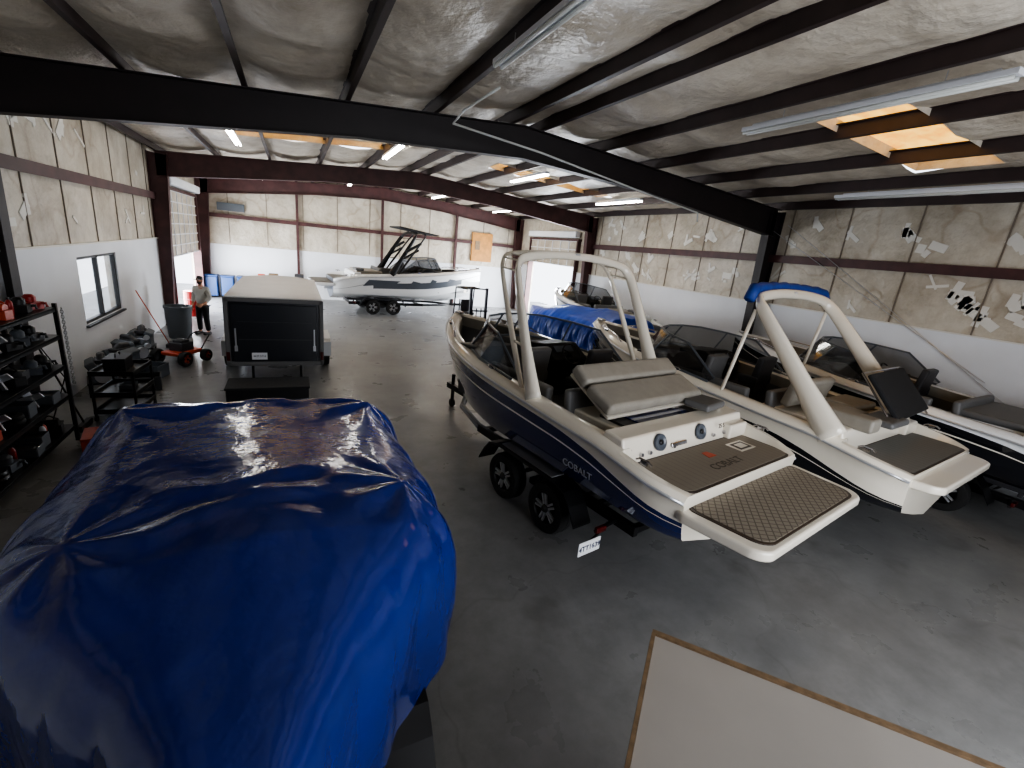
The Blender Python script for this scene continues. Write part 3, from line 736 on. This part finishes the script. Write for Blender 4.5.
wrapboat((-.36,4.75,0),math.pi+math.radians(2),'boat sealed in glossy dark blue shrink wrap on a trailer',3.8,2.62,1.98,'wrap',yt=2.35,p=.62,poles=[(-.95,1.9,.08,.3),(.8,2.1,.06,.4),(0,1.9,.05,.7),(-.98,.22,.10,.22),(.98,.22,.10,.22),(.1,.12,.05,.3)])
t=trailer((-.36,4.6,0),math.pi+math.radians(2),'black trailer under the shrink-wrapped boat',L=2.6,hw=.92,ya=(1.4,2.2),step=False)
wrapboat((9.0,10.6,0),math.radians(10),'boat under a bright blue tarp parked behind the speedboats',5.0,2.4,1.98,'wrapl',seed=5,poles=[(0,1.2,.15,.5),(0,3,.1,.5)])
trailer((9.0,10.7,0),math.radians(10),'black trailer under the tarped boat',L=4.6,hw=1.1)
boat((11.2,12.9,0),math.radians(2),'white speedboat with dark windshield parked by the wall',hullm=('white','grayhull','white'),tower=None,pad='padgray',cush='cush',openpad='flat',L=5.8,Bm=2.2,spk=False)
trailer((11.2,12.9,0),math.radians(2),'black trailer under the white speedboat by the wall',L=5.4,hw=1.05)

# ---------------------------------------------------------------- enclosed cargo trailer
e=empty('cargo_trailer',(-.42,11.6,0),0,'black and white enclosed cargo trailer with rear ramp door','trailer')
W=.98; Lc=4.6; zb,zt=.42,1.92
b=B(); b.prism([(-W,0),(W,0),(W,Lc),(.35,Lc+.75),(-.35,Lc+.75),(-W,Lc)],zb,zt); b.out('body','trailerblack',e,bevel=.03)
b=B(); b.prism([(-W-.01,-.01),(W+.01,-.01),(W+.01,Lc),(.36,Lc+.77),(-.36,Lc+.77),(-W-.01,Lc)],zt-.015,zt+.03); b.out('roof','vinylw',e,bevel=.02)
B().box((0,-.03,(zb+zt)/2-.03),(1.72,.05,zt-zb-.2)).out('ramp_door','trailerblack',e,bevel=.012,label='black rear ramp door')
b=B()
for s in(-1,1): b.box((s*(W-.02),-.02,(zb+zt)/2),(.09,.09,zt-zb))
b.box((0,-.02,zt-.04),(2*W,.09,.09)); b.box((0,-.02,zb+.02),(2*W,.09,.1)); b.out('door_frame','cushm',e,bevel=.012)
for s in(-1,1):
    B().box((s*.8,-.065,1.0),(.03,.02,.5)).box((s*.8,-.08,.8),(.06,.03,.12)).out('latch','alloy',e)
    B().box((s*(W-.02),-.075,.62),(.07,.02,.2)).out('tail_light','redlens',e,bevel=.008)
    b=B(); pr=[(-.75,.35),(-.72,.68),(-.6,.76),(.6,.76),(.72,.68),(.75,.35)]
    for (a0,z0),(a1,z1) in zip(pr[:-1],pr[1:]):
        xa,xb=s*W,s*(W+.26); y=1.9
        b.raw([(xa,y+a0,z0),(xb,y+a0,z0),(xb,y+a1,z1),(xa,y+a1,z1),(xa,y+a0,z0-.03),(xb,y+a0,z0-.03),(xb,y+a1,z1-.03),(xa,y+a1,z1-.03)],[(0,1,2,3),(7,6,5,4),(0,4,5,1),(1,5,6,2),(2,6,7,3),(3,7,4,0)])
    b.box((s*(W+.13),1.14,.52),(.26,.03,.36)); b.out('fender','vinylw',e)
    for y in(1.5,2.3): wheel(e,s*(W+.13),y,s,.32,.2)
    b=B().tube([(s*.5,-.02,0.0),(s*.5,-.02,zb)],.03,8); b.out('stabilizer','blackm',e)
b=B(); b.tube([(-.5,Lc+.3,.4),(0,Lc+1.6,.42),(.5,Lc+.3,.4)],.05,6).tube([(0,Lc+1.5,.05),(0,Lc+1.5,.8)],.04,8); b.out('tongue','blackm',e)
B().box((-.35,-.062,.62),(.31,.012,.16)).out('license_plate','paper',e,bevel=.003)
text('4KM 5716',.06,'plate_text','ink',e,frame4((-.35,-.07,.62),(1,0,0),(0,0,1)))
B().box((0,-.06,1.0),(1.5,.004,.02)).box((0,-.06,1.4),(1.5,.004,.01)).out('door_seam','cushd',e)
e=empty('ramp_platform',(-.55,10.45,0),0,'low black metal platform box on the floor behind the cargo trailer','platform')
B().box((0,.0,.3),(1.55,.75,.05)).out('top_plate','mesh',e,bevel=.01)
B().box((0,-.34,.15),(1.5,.03,.27)).box((0,.34,.15),(1.5,.03,.27)).box((-.74,0,.15),(.03,.7,.27)).box((.74,0,.15),(.03,.7,.27)).out('skirt','blackm',e,bevel=.005)
ang=math.atan2(-1.1,.96)
e=empty('work_table',(1.79,1.48,0),ang,'low worktable topped with a large pale board with plywood edge','table')
B().box((1.3,-.6,1.47),(2.6,1.2,.05)).out('table_top','board',e)
B().box((1.3,.012,1.475),(2.64,.03,.07)).box((-.012,-.6,1.475),(.02,1.2,.07)).out('edge_trim','ply',e)
for x in(.4,2.4):
    for y in(-.35,-1.05): B().box((x,y,.72),(.08,.08,1.44)).out('leg','ply',e)
# ---------------------------------------------------------------- left side : rack, cart, items
RX,RY=-3.42,7.55
e=empty('storage_rack',(RX,RY,0),0,'black steel shelving rack loaded with parts against the wall','shelf')
hz=[.25,.75,1.2,1.65,2.05]
for z in hz: B().box((0,0,z),(.6,2.3,.03)).box((.29,0,z-.02),(.02,2.3,.06)).box((-.29,0,z-.02),(.02,2.3,.06)).out('shelf','blackm',e,bevel=.003)
for x in(-.29,.29):
    for y in(-1.14,1.14): B().box((x,y,1.06),(.045,.045,2.12)).out('post','blackm',e)
B().tube([(.0,1.18,.25),(.25,1.18,1.0),(-.2,1.18,2.0)],.01,6).out('brace','blackm',e)
def chain(p,q,n):
    b=B(); p=Vector(p);q=Vector(q)
    for i in range(n):
        c=p.lerp(q,(i+.5)/n); r=.028; 
        if i%2: pts=[c+Vector((r*.6*math.cos(a),0,r*math.sin(a))) for a in[2*math.pi*k/10 for k in range(11)]]
        else: pts=[c+Vector((0,r*.6*math.cos(a),r*math.sin(a))) for a in[2*math.pi*k/10 for k in range(11)]]
        b.tube(pts,.007,5)
    return b
top(chain((RX+.34,RY+1.2,2.05),(RX+.34,RY+1.2,.9),30).out('hanging_chain','alloy'),'steel chain hanging from the rack end post','chain')
def bottle(loc,col,r=.04,h=.24,cap='blackp'):
    b=B().lathe([(.001,0),(r,0),(r,h*.65),(r*.8,h*.78),(r*.35,h*.86),(r*.35,h*.9)],(0,0,0),'Z',14).out('bottle',col,smooth=True); b.location=loc
    top(b,'small plastic chemical bottle standing on a rack shelf','bottle','bottles on the rack')
    B().lathe([(r*.4,h*.88),(r*.4,h),(.001,h)],(0,0,0),'Z',12).out('cap',cap,b)
def crate(loc,col,d=(.4,.3,.2),rz=0,lab='open plastic parts bin on a rack shelf'):
    x,y,z=d; b=B(); t=.015
    b.box((0,0,t/2),(x,y,t)).box((x/2,0,z/2),(t,y,z)).box((-x/2,0,z/2),(t,y,z)).box((0,y/2,z/2),(x,t,z)).box((0,-y/2,z/2),(x,t,z))
    o=b.out('storage_bin',col,bevel=.006); o.location=loc; o.rotation_euler=(0,0,rz); top(o,lab,'bin','parts bins on the rack')
    B().box((0,0,z*.55),(x*.8,y*.8,z*.5)).out('bin_content','cushd',o,bevel=.03)
def carton(loc,d,rz=0,m='card'):
    x,y,z=d; o=B().box((0,0,z/2),d).out('carton',m,bevel=.004); o.location=loc; o.rotation_euler=(0,0,rz); top(o,'small closed carton on a rack shelf','box','cartons on the rack')
    B().box((0,0,z+.001),(x*.98,.05,.003)).out('tape_strip','tape',o)
def gadget(loc,rz,k):
    b=B()
    if k==0: b.box((0,0,.06),(.26,.14,.12)).lathe([(.001,-.1),(.055,-.1),(.06,0),(.055,.1),(.001,.1)],(.0,0,.14),'X',14).tube([(-.1,0,.2),(0,0,.26),(.1,0,.2)],.012,6); nm,lb='power_tool','compact power tool lying on a rack shelf'
    elif k==1: b.lathe([(.05,0),(.13,0),(.14,.03),(.13,.06),(.05,.06),(.05,0)],(0,0,0),'Z',20).lathe([(.05,.06),(.12,.06),(.13,.09),(.12,.12),(.05,.12),(.05,.06)],(0,0,0),'Z',20); nm,lb='coiled_hose','dark coiled hose on a rack shelf'
    elif k==2: b.box((0,0,.05),(.2,.2,.1)).lathe([(.001,.1),(.07,.1),(.07,.17),(.04,.2),(.001,.2)],(0,0,0),'Z',16).tube([(.05,.05,.08),(.14,.08,.08),(.15,.08,.03)],.02,6); nm,lb='pump_housing','metal pump housing on a rack shelf'
    else:
        b.lathe([(.001,-.05),(.045,-.05),(.05,.05),(.001,.08)],(0,0,.155),'Y',14)
        for q in range(4):
            an=q*math.pi/2+.4; b.box((.085*math.cos(an),0,.155+.085*math.sin(an)),(.12,.02,.09),rot=(.5,-an,0))
        nm,lb='boat_propeller','metal boat propeller standing on a rack shelf'
    c={0:['blackp','orange','red'],1:['rubber','rubber','blackp'],2:['gray','blackp','red'],3:['alloy']}[k]
    o=b.out(nm,random.choice(c),bevel=.006); o.location=loc; o.rotation_euler=(0,0,rz); top(o,lb,nm.replace('_',' '),'tools on the rack')
random.seed(12)
for zi,z in enumerate(hz):
    y=-1.10
    while y<1.0:
        w=random.uniform(.14,.28); k=random.random()
        X=RX+random.uniform(-.0,.08); Yp=RY+y+w/2; zz=z+.017
        if k>=.3 and k<.8: w=.28
        if y+w>1.11: break
        if k<.22: crate((X,Yp,zz),random.choice(['blackp','gray','gray','cushd']),(.42,w*.9,random.uniform(.12,.22)),random.uniform(-.05,.05))
        elif k<.3: carton((X,Yp,zz),(.3,w*.85,random.uniform(.1,.2)),0,random.choice(['card','cushd']))
        elif k<.8: gadget((RX+.12,RY+y+.14,zz),random.uniform(-.5,.5),random.randrange(4))
        else:
            for q in range(int(w/.09)): bottle((X+random.uniform(.0,.15),Yp-w/2+.05+q*.09,zz),random.choice(['whitep','blackp','red','orange','whitep']),.038,random.uniform(.18,.28))
        y+=w+.008
e=empty('utility_cart',(-2.8,9.85,0),math.radians(-5),'black rolling tool cart with lower tray on the floor','cart')
for z in(.82,.45,.15): B().box((0,0,z),(.62,.85,.03)).box((0,.41,z+.03),(.62,.02,.07)).box((0,-.41,z+.03),(.62,.02,.07)).box((.3,0,z+.03),(.02,.85,.07)).box((-.3,0,z+.03),(.02,.85,.07)).out('tray','blackm',e,bevel=.004)
for x in(-.29,.29):
    for y in(-.4,.4):
        B().box((x,y,.47),(.035,.035,.76)).out('post','blackm',e)
        B().lathe([(.001,-.015),(.05,-.015),(.05,.015),(.001,.015)],(x,y,.05),'X',14).out('caster','rubber',e)
def simple(name,label,cat,bd,mats,loc,rz=0,bevel=.01,group=None):
    o=bd.out(name,mats,bevel=bevel); o.location=loc; o.rotation_euler=(0,0,rz); return top(o,label,cat,group)
simple('tool_box','black tool box resting on the rolling cart','toolbox',B().box((0,0,.1),(.3,.45,.2)).box((0,0,.215),(.31,.46,.03)).tube([(0,-.12,.23),(0,-.1,.29),(0,.1,.29),(0,.12,.23)],.012,6),['blackp'],(-2.82,9.8,.836))
simple('tool_tray','dark open tool tray resting on the rolling cart','tray',B().box((0,0,.01),(.2,.28,.02)).box((.1,0,.04),(.01,.28,.06)).box((-.1,0,.04),(.01,.28,.06)).box((0,.14,.04),(.2,.01,.06)).box((0,-.14,.04),(.2,.01,.06)),['gray'],(-2.75,9.9,.466),0,.002)
simple('tool_case','orange tool case on the floor by the rack','toolbox',B().box((0,0,.12),(.35,.5,.24)).box((0,0,.25),(.36,.51,.02)).box((.18,0,.18),(.02,.16,.04)),['orange'],(-2.75,8.3,0),.2)
def engine(loc,rz,s=1):
    e=empty('engine_block',loc,rz,'dark gray marine engine block on a low stand by the wall','engine','engine blocks along the wall')
    e.scale=(s,s,s)
    b=B().box((0,0,.42),(.42,.55,.3)); b.box((.16,0,.6),(.16,.5,.14),rot=(0,.5,0)); b.box((-.16,0,.6),(.16,.5,.14),rot=(0,-.5,0)); b.out('block','gray',e,bevel=.03)
    B().tube([(0,-.15,.62),(0,.0,.74),(0,.2,.72)],.07,10).box((0,0,.66),(.2,.35,.08)).out('manifold','cushd',e,bevel=.01)
    B().lathe([(.001,-.03),(.13,-.03),(.13,.03),(.001,.03)],(0,-.32,.42),'Y',20).lathe([(.001,-.03),(.06,-.03),(.06,.03),(.001,.03)],(.14,-.32,.56),'Y',16).out('pulley','alloy',e)
    b=B()
    for x in(-.22,.22):
        for y in(-.25,.25): b.box((x,y,.14),(.04,.04,.28))
    b.box((0,0,.27),(.5,.6,.03)); b.out('stand','blackm',e)
for (x,y,r) in((-3.45,11.1,.3),(-3.4,12.0,-.4),(-3.45,12.9,.9),(-3.5,14.0,.1)): engine((x,y,0),r)
simple('floor_crate','black plastic crate with loose parts on the floor','crate',B().box((0,0,.01),(.5,.4,.02)).box((.25,0,.15),(.02,.4,.28)).box((-.25,0,.15),(.02,.4,.28)).box((0,.2,.15),(.5,.02,.28)).box((0,-.2,.15),(.5,.02,.28)),['blackp'],(-2.85,11.3,0),.2,.004)
simple('floor_crate','gray plastic crate with loose parts on the floor','crate',B().box((0,0,.01),(.5,.4,.02)).box((.25,0,.15),(.02,.4,.28)).box((-.25,0,.15),(.02,.4,.28)).box((0,.2,.15),(.5,.02,.28)).box((0,-.2,.15),(.5,.02,.28)),['gray'],(-2.95,12.2,0),-.3,.004)
def broom(loc,tip,m):
    o=B().tube([loc,tip],.014,8).out('broom',m,smooth=True); top(o,'long-handled push broom leaning against the wall','broom','brooms by the wall')
    B().box((loc[0],loc[1],.05),(.08,.45,.1)).out('broom_head','cushd',o,bevel=.01)
broom((-3.2,9.2,.08),(-3.6,9.0,1.7),'blackp'); broom((-3.2,15.2,.08),(-3.8,15.2,1.5),'orange')
e=empty('walk_behind_mower',(-2.6,13.5,0),math.radians(-30),'dark orange walk-behind machine with black tires on the floor','mower')
B().box((0,0,.26),(.52,.75,.10)).out('deck','orange',e,bevel=.04,seg=3)
B().box((0,.0,.40),(.34,.4,.20)).box((0,.0,.52),(.24,.26,.08)).lathe([(.001,.55),(.1,.55),(.1,.58),(.001,.58)],(0,0,0),'Z',16).out('engine','cushd',e,bevel=.02)
for s in(-1,1):
    for y,r in((-.34,.18),(.34,.15)): wheel(e,s*.36,y,s,r,.14,rim='orange')
B().tube([(-.24,.35,.3),(-.24,.6,.55),(-.2,.75,.62),(.2,.75,.62),(.24,.6,.55),(.24,.35,.3)],.016,8).out('handle','blackm',e,smooth=True)
o=B().lathe([(.001,0),(.28,0),(.29,.04),(.34,.87),(.36,.88),(.36,.95),(.33,.95),(.32,.86),(.27,.1),(.001,.1)],(0,0,0),'Z',28).out('trash_can','gray'); sm(o,40); o.location=(-3.15,16.4,0); top(o,'tall gray round trash can standing by the wall','trash can')
def wbin(loc,rz=0):
    e=empty('wheeled_bin',loc,rz,'blue wheeled waste bin against the end wall','bin','blue bins by the end wall')
    B().box((0,0,.52),(.5,.55,.9),rot=(0,0,0)).out('body','binb',e,bevel=.04)
    B().box((0,0,1.0),(.56,.62,.06)).out('lid','binb',e,bevel=.02)
    for s in(-1,1): B().lathe([(.001,-.02),(.1,-.02),(.1,.02),(.001,.02)],(s*.24,.25,.1),'X',14).out('wheel','rubber',e)
for x in(-3.5,-2.85,-2.2): wbin((x,25.6,0))
simple('red_drum','red steel drum standing beside the door opening','drum',B().lathe([(.001,0),(.29,0),(.29,.28),(.31,.3),(.29,.32),(.29,.58),(.31,.6),(.29,.62),(.29,.9),(.001,.9)],(0,0,0),'Z',24),['red'],(-3.4,20.3,0),0,0)
e=empty('wood_workbench',(-.6,24.9,0),0,'plywood workbench with clutter near the end wall','workbench')
B().box((0,0,.9),(2.2,.7,.06)).out('bench_top','wood',e,bevel=.005)
for x in(-1,1):
    for y in(-.28,.28): B().box((x,y,.44),(.08,.08,.88)).out('leg','ply',e)
B().box((0,0,.3),(2.0,.6,.03)).out('lower_shelf','ply',e)
for k,(x,c,d) in enumerate(((-.8,'orange',(.3,.3,.3)),(-.3,'card',(.4,.4,.35)),(.3,'whitep',(.35,.3,.25)),(.8,'cushd',(.4,.35,.4)))):
    simple('supply_box','small supply box on the plywood bench','box',B().box((0,0,d[2]/2),d).box((0,0,d[2]+.01),(d[0]*.96,d[1]*.96,.02)),[c],(-.6+x,24.9,.93),0,.01,'supply boxes on the bench')
e=empty('forklift',(6.35,17.3,0),math.radians(10),'black compact forklift with mast parked in the aisle','forklift')
B().box((0,.2,.5),(.95,1.1,.6)).out('body','blackm',e,bevel=.06,seg=3)
for s in(-1,1):
    B().box((s*.35,-.5,1.0),(.08,.1,1.95)).out('mast_rail','blackm',e)
    B().box((s*.25,-1.1,.08),(.1,1.1,.04)).out('fork','blackm',e)
    B().tube([(s*.42,.7,.75),(s*.42,.6,1.85),(s*.42,-.35,1.9)],.03,8).out('guard_post','blackm',e)
    for y in(-.3,.6): wheel(e,s*.45,y,s,.24,.16,rim='blackm')
b=B()
for y in(-.3,-.05,.2,.45,.6): b.box((0,y,1.9),(.86,.04,.03))
b.out('overhead_guard','blackm',e)
b=B()
for z in(.3,.7,1.1): b.box((0,-.57,z),(.8,.03,.06))
for x in(-.3,-.1,.1,.3): b.box((x,-.57,.75),(.03,.03,.9))
b.out('load_backrest','blackm',e)
B().box((0,.3,.88),(.42,.42,.12)).box((0,.52,1.15),(.42,.1,.5)).out('seat','cushd',e,bevel=.04)
# ---------------------------------------------------------------- person
def skinmesh(name,chains,mt,parent,sub=2):
    V,E=chains
    me=bpy.data.meshes.new(name); me.from_pydata([v[0] for v in V],E,[])
    o=bpy.data.objects.new('tmp',me); C.objects.link(o)
    sk=o.modifiers.new('s','SKIN'); 
    for i,v in enumerate(V): 
        d=me.skin_vertices[0].data[i]; r=v[1]; d.radius=r if isinstance(r,tuple) else (r,r)
    me.skin_vertices[0].data[0].use_root=True
    ss=o.modifiers.new('u','SUBSURF'); ss.levels=sub; ss.render_levels=sub
    bpy.context.view_layer.update()
    m2=bpy.data.meshes.new_from_object(o.evaluated_get(bpy.context.evaluated_depsgraph_get()))
    bpy.data.objects.remove(o)
    return add(name,m2,mt,parent,smooth=True)
pe=empty('person',(-2.62,16.93,0),math.radians(150),'bearded person in gray sweatshirt, dark jeans and black cap standing','person')
V=[((0,0,.95),(.13,.10)),((0,0,1.15),(.125,.09)),((0,0,1.38),(.15,.10)),((0,.0,1.50),(.055,.055)),((0,.02,1.60),(.065,.075)),((0,.02,1.70),(.07,.085)),
   ((-.19,0,1.42),.055),((-.26,-.02,1.15),.042),((-.22,.16,1.0),.033),((-.20,.22,.98),.025),
   ((.19,0,1.42),.055),((.27,-.03,1.15),.042),((.25,.08,.92),.033),((.25,.11,.86),.025),
   ((-.10,0,.86),.085),((-.12,.02,.48),.058),((-.13,-.02,.09),.042),((-.14,.12,.04),.035),
   ((.10,0,.86),.085),((.13,.0,.48),.058),((.15,-.03,.09),.042),((.17,.11,.04),.035)]
E=[(0,1),(1,2),(2,3),(3,4),(4,5),(2,6),(6,7),(7,8),(8,9),(2,10),(10,11),(11,12),(12,13),(0,14),(14,15),(15,16),(16,17),(0,18),(18,19),(19,20),(20,21)]
skinmesh('body',(V,E),'skin',pe)
Vj=[((0,0,.92),(.19,.15)),((0,0,1.15),(.18,.145)),((0,0,1.38),(.205,.15)),((0,0,1.475),(.085,.08)),((-.19,0,1.42),.082),((-.26,-.02,1.15),.066),((-.225,.13,1.02),.05),((.19,0,1.42),.082),((.27,-.03,1.15),.066),((.255,.05,.97),.05)]
Ej=[(0,1),(1,2),(2,3),(2,4),(4,5),(5,6),(2,7),(7,8),(8,9)]
skinmesh('sweatshirt',(Vj,Ej),'jacket',pe)
Vp=[((0,0,.97),(.17,.13)),((-.10,0,.84),.115),((-.12,.02,.48),.085),((-.13,-.02,.1),.07),((.10,0,.84),.115),((.13,0,.48),.085),((.15,-.03,.1),.07)]
skinmesh('jeans',(Vp,[(0,1),(1,2),(2,3),(0,4),(4,5),(5,6)]),'pants',pe)
for s,x,y in((-1,-.135,.05),(1,.16,.04)): B().box((x,y,.045),(.1,.29,.09)).out('shoe','blackp',pe,bevel=.035,seg=3)
b=B().lathe([(.001,-.115),(.05,-.10),(.078,-.04),(.086,.02),(.08,.07),(.05,.11),(.001,.12)],(0,.025,1.66),'Z',20); o=b.out('head','skin',pe,smooth=True)
o.scale=(.95,1.08,1); o.location=(0,-.002,0)
B().lathe([(.09,1.69),(.092,1.73),(.075,1.78),(.04,1.80),(.001,1.805)],(0,.02,0),'Z',20).box((0,.14,1.70),(.13,.12,.012)).out('cap','blackp',pe,smooth=False)
B().lathe([(.001,-.1),(.045,-.09),(.07,-.045),(.075,-.02)],(0,.045,1.65),'Z',16).out('beard','hair',pe,smooth=True)
B().box((0,.12,1.655),(.022,.03,.045)).out('nose','skin',pe,bevel=.008)
B().box((0,.118,1.612),(.045,.01,.01)).out('mouth','redlens',pe)
for s in(-1,1):
    B().lathe([(.001,-.01),(.01,-.005),(.01,.005),(.001,.01)],(s*.032,.11,1.68),'Z',8).out('eye','blackp',pe)
    B().box((s*.088,.02,1.66),(.015,.035,.06)).out('ear','skin',pe,bevel=.007)
for (hx,hy,hz_,dx) in((-.20,.235,.975,(0,.9,-.4)),(.25,.12,.84,(0,.35,-.93))):
    d=Vector(dx).normalized(); o0=Vector((hx,hy,hz_)); side_=Vector((1,0,0)); up=side_.cross(d)
    b=B(); b.tube([o0-d*.02,o0+d*.03,o0+d*.08],.034,8,r2=.015)
    for k,l in zip((-1.5,-.5,.5,1.5),(.06,.075,.08,.065)):
        p=o0+d*.075+side_*k*.017; b.tube([p,p+d*l*.5-up*.005,p+d*l*.9-up*.025],.0085,6)
    p=o0+d*.02+side_*.03*(1 if hx<0 else -1); q=side_*(1 if hx<0 else -1); b.tube([p,p+q*.02+d*.025,p+q*.022+d*.055],.009,6)
    b.out('hand','skin',pe,smooth=True)
# ---------------------------------------------------------------- lights & world
w=bpy.data.worlds.new('w'); S.world=w; w.use_nodes=True
bg=w.node_tree.nodes['Background']; bg.inputs[0].default_value=(.86,.91,1,1); bg.inputs[1].default_value=2.0
def area(loc,rot,sx,sy,p,col=(1,1,1)):
    l=bpy.data.lights.new('daylight_and_fill','AREA'); l.shape='RECTANGLE'; l.size=sx; l.size_y=sy; l.energy=p; l.color=col
    o=bpy.data.objects.new('daylight_and_fill',l); C.objects.link(o); o.location=loc; o.rotation_euler=rot; return o
area((XL-.25,22.3,1.1),(0,math.radians(-90),0),2.0,5.0,600,(.9,.94,1))
area((XR+.25,22.1,1.5),(0,math.radians(90),0),2.8,4.8,600,(.9,.94,1))
area(((OA+OB)/2,Y0-.3,2.3),(math.radians(90),0,0),OB-OA-.2,4.4,150,(.95,.96,1))  # added fill at the unseen front opening, brightens the sterns
# ---------------------------------------------------------------- camera
yaw,pit,rol=.4562,.2834,.1037
F=Vector((math.sin(yaw)*math.cos(pit),math.cos(yaw)*math.cos(pit),-math.sin(pit)))
R0=Vector((math.cos(yaw),-math.sin(yaw),0)); U0=R0.cross(F)
R=R0*math.cos(rol)+U0*math.sin(rol); U=-R0*math.sin(rol)+U0*math.cos(rol)
cam=bpy.data.cameras.new('camera'); cam.lens=458.06/1024*36; cam.sensor_width=36; cam.clip_start=.05
co=bpy.data.objects.new('camera',cam); C.objects.link(co)
mm=Matrix((R,U,-F)).transposed().to_4x4(); mm.translation=Vector((0,0,3.5)); co.matrix_world=mm
S.camera=co
S.view_settings.view_transform='AgX'; S.view_settings.look='AgX - Medium High Contrast'
S.view_settings.exposure=1.05
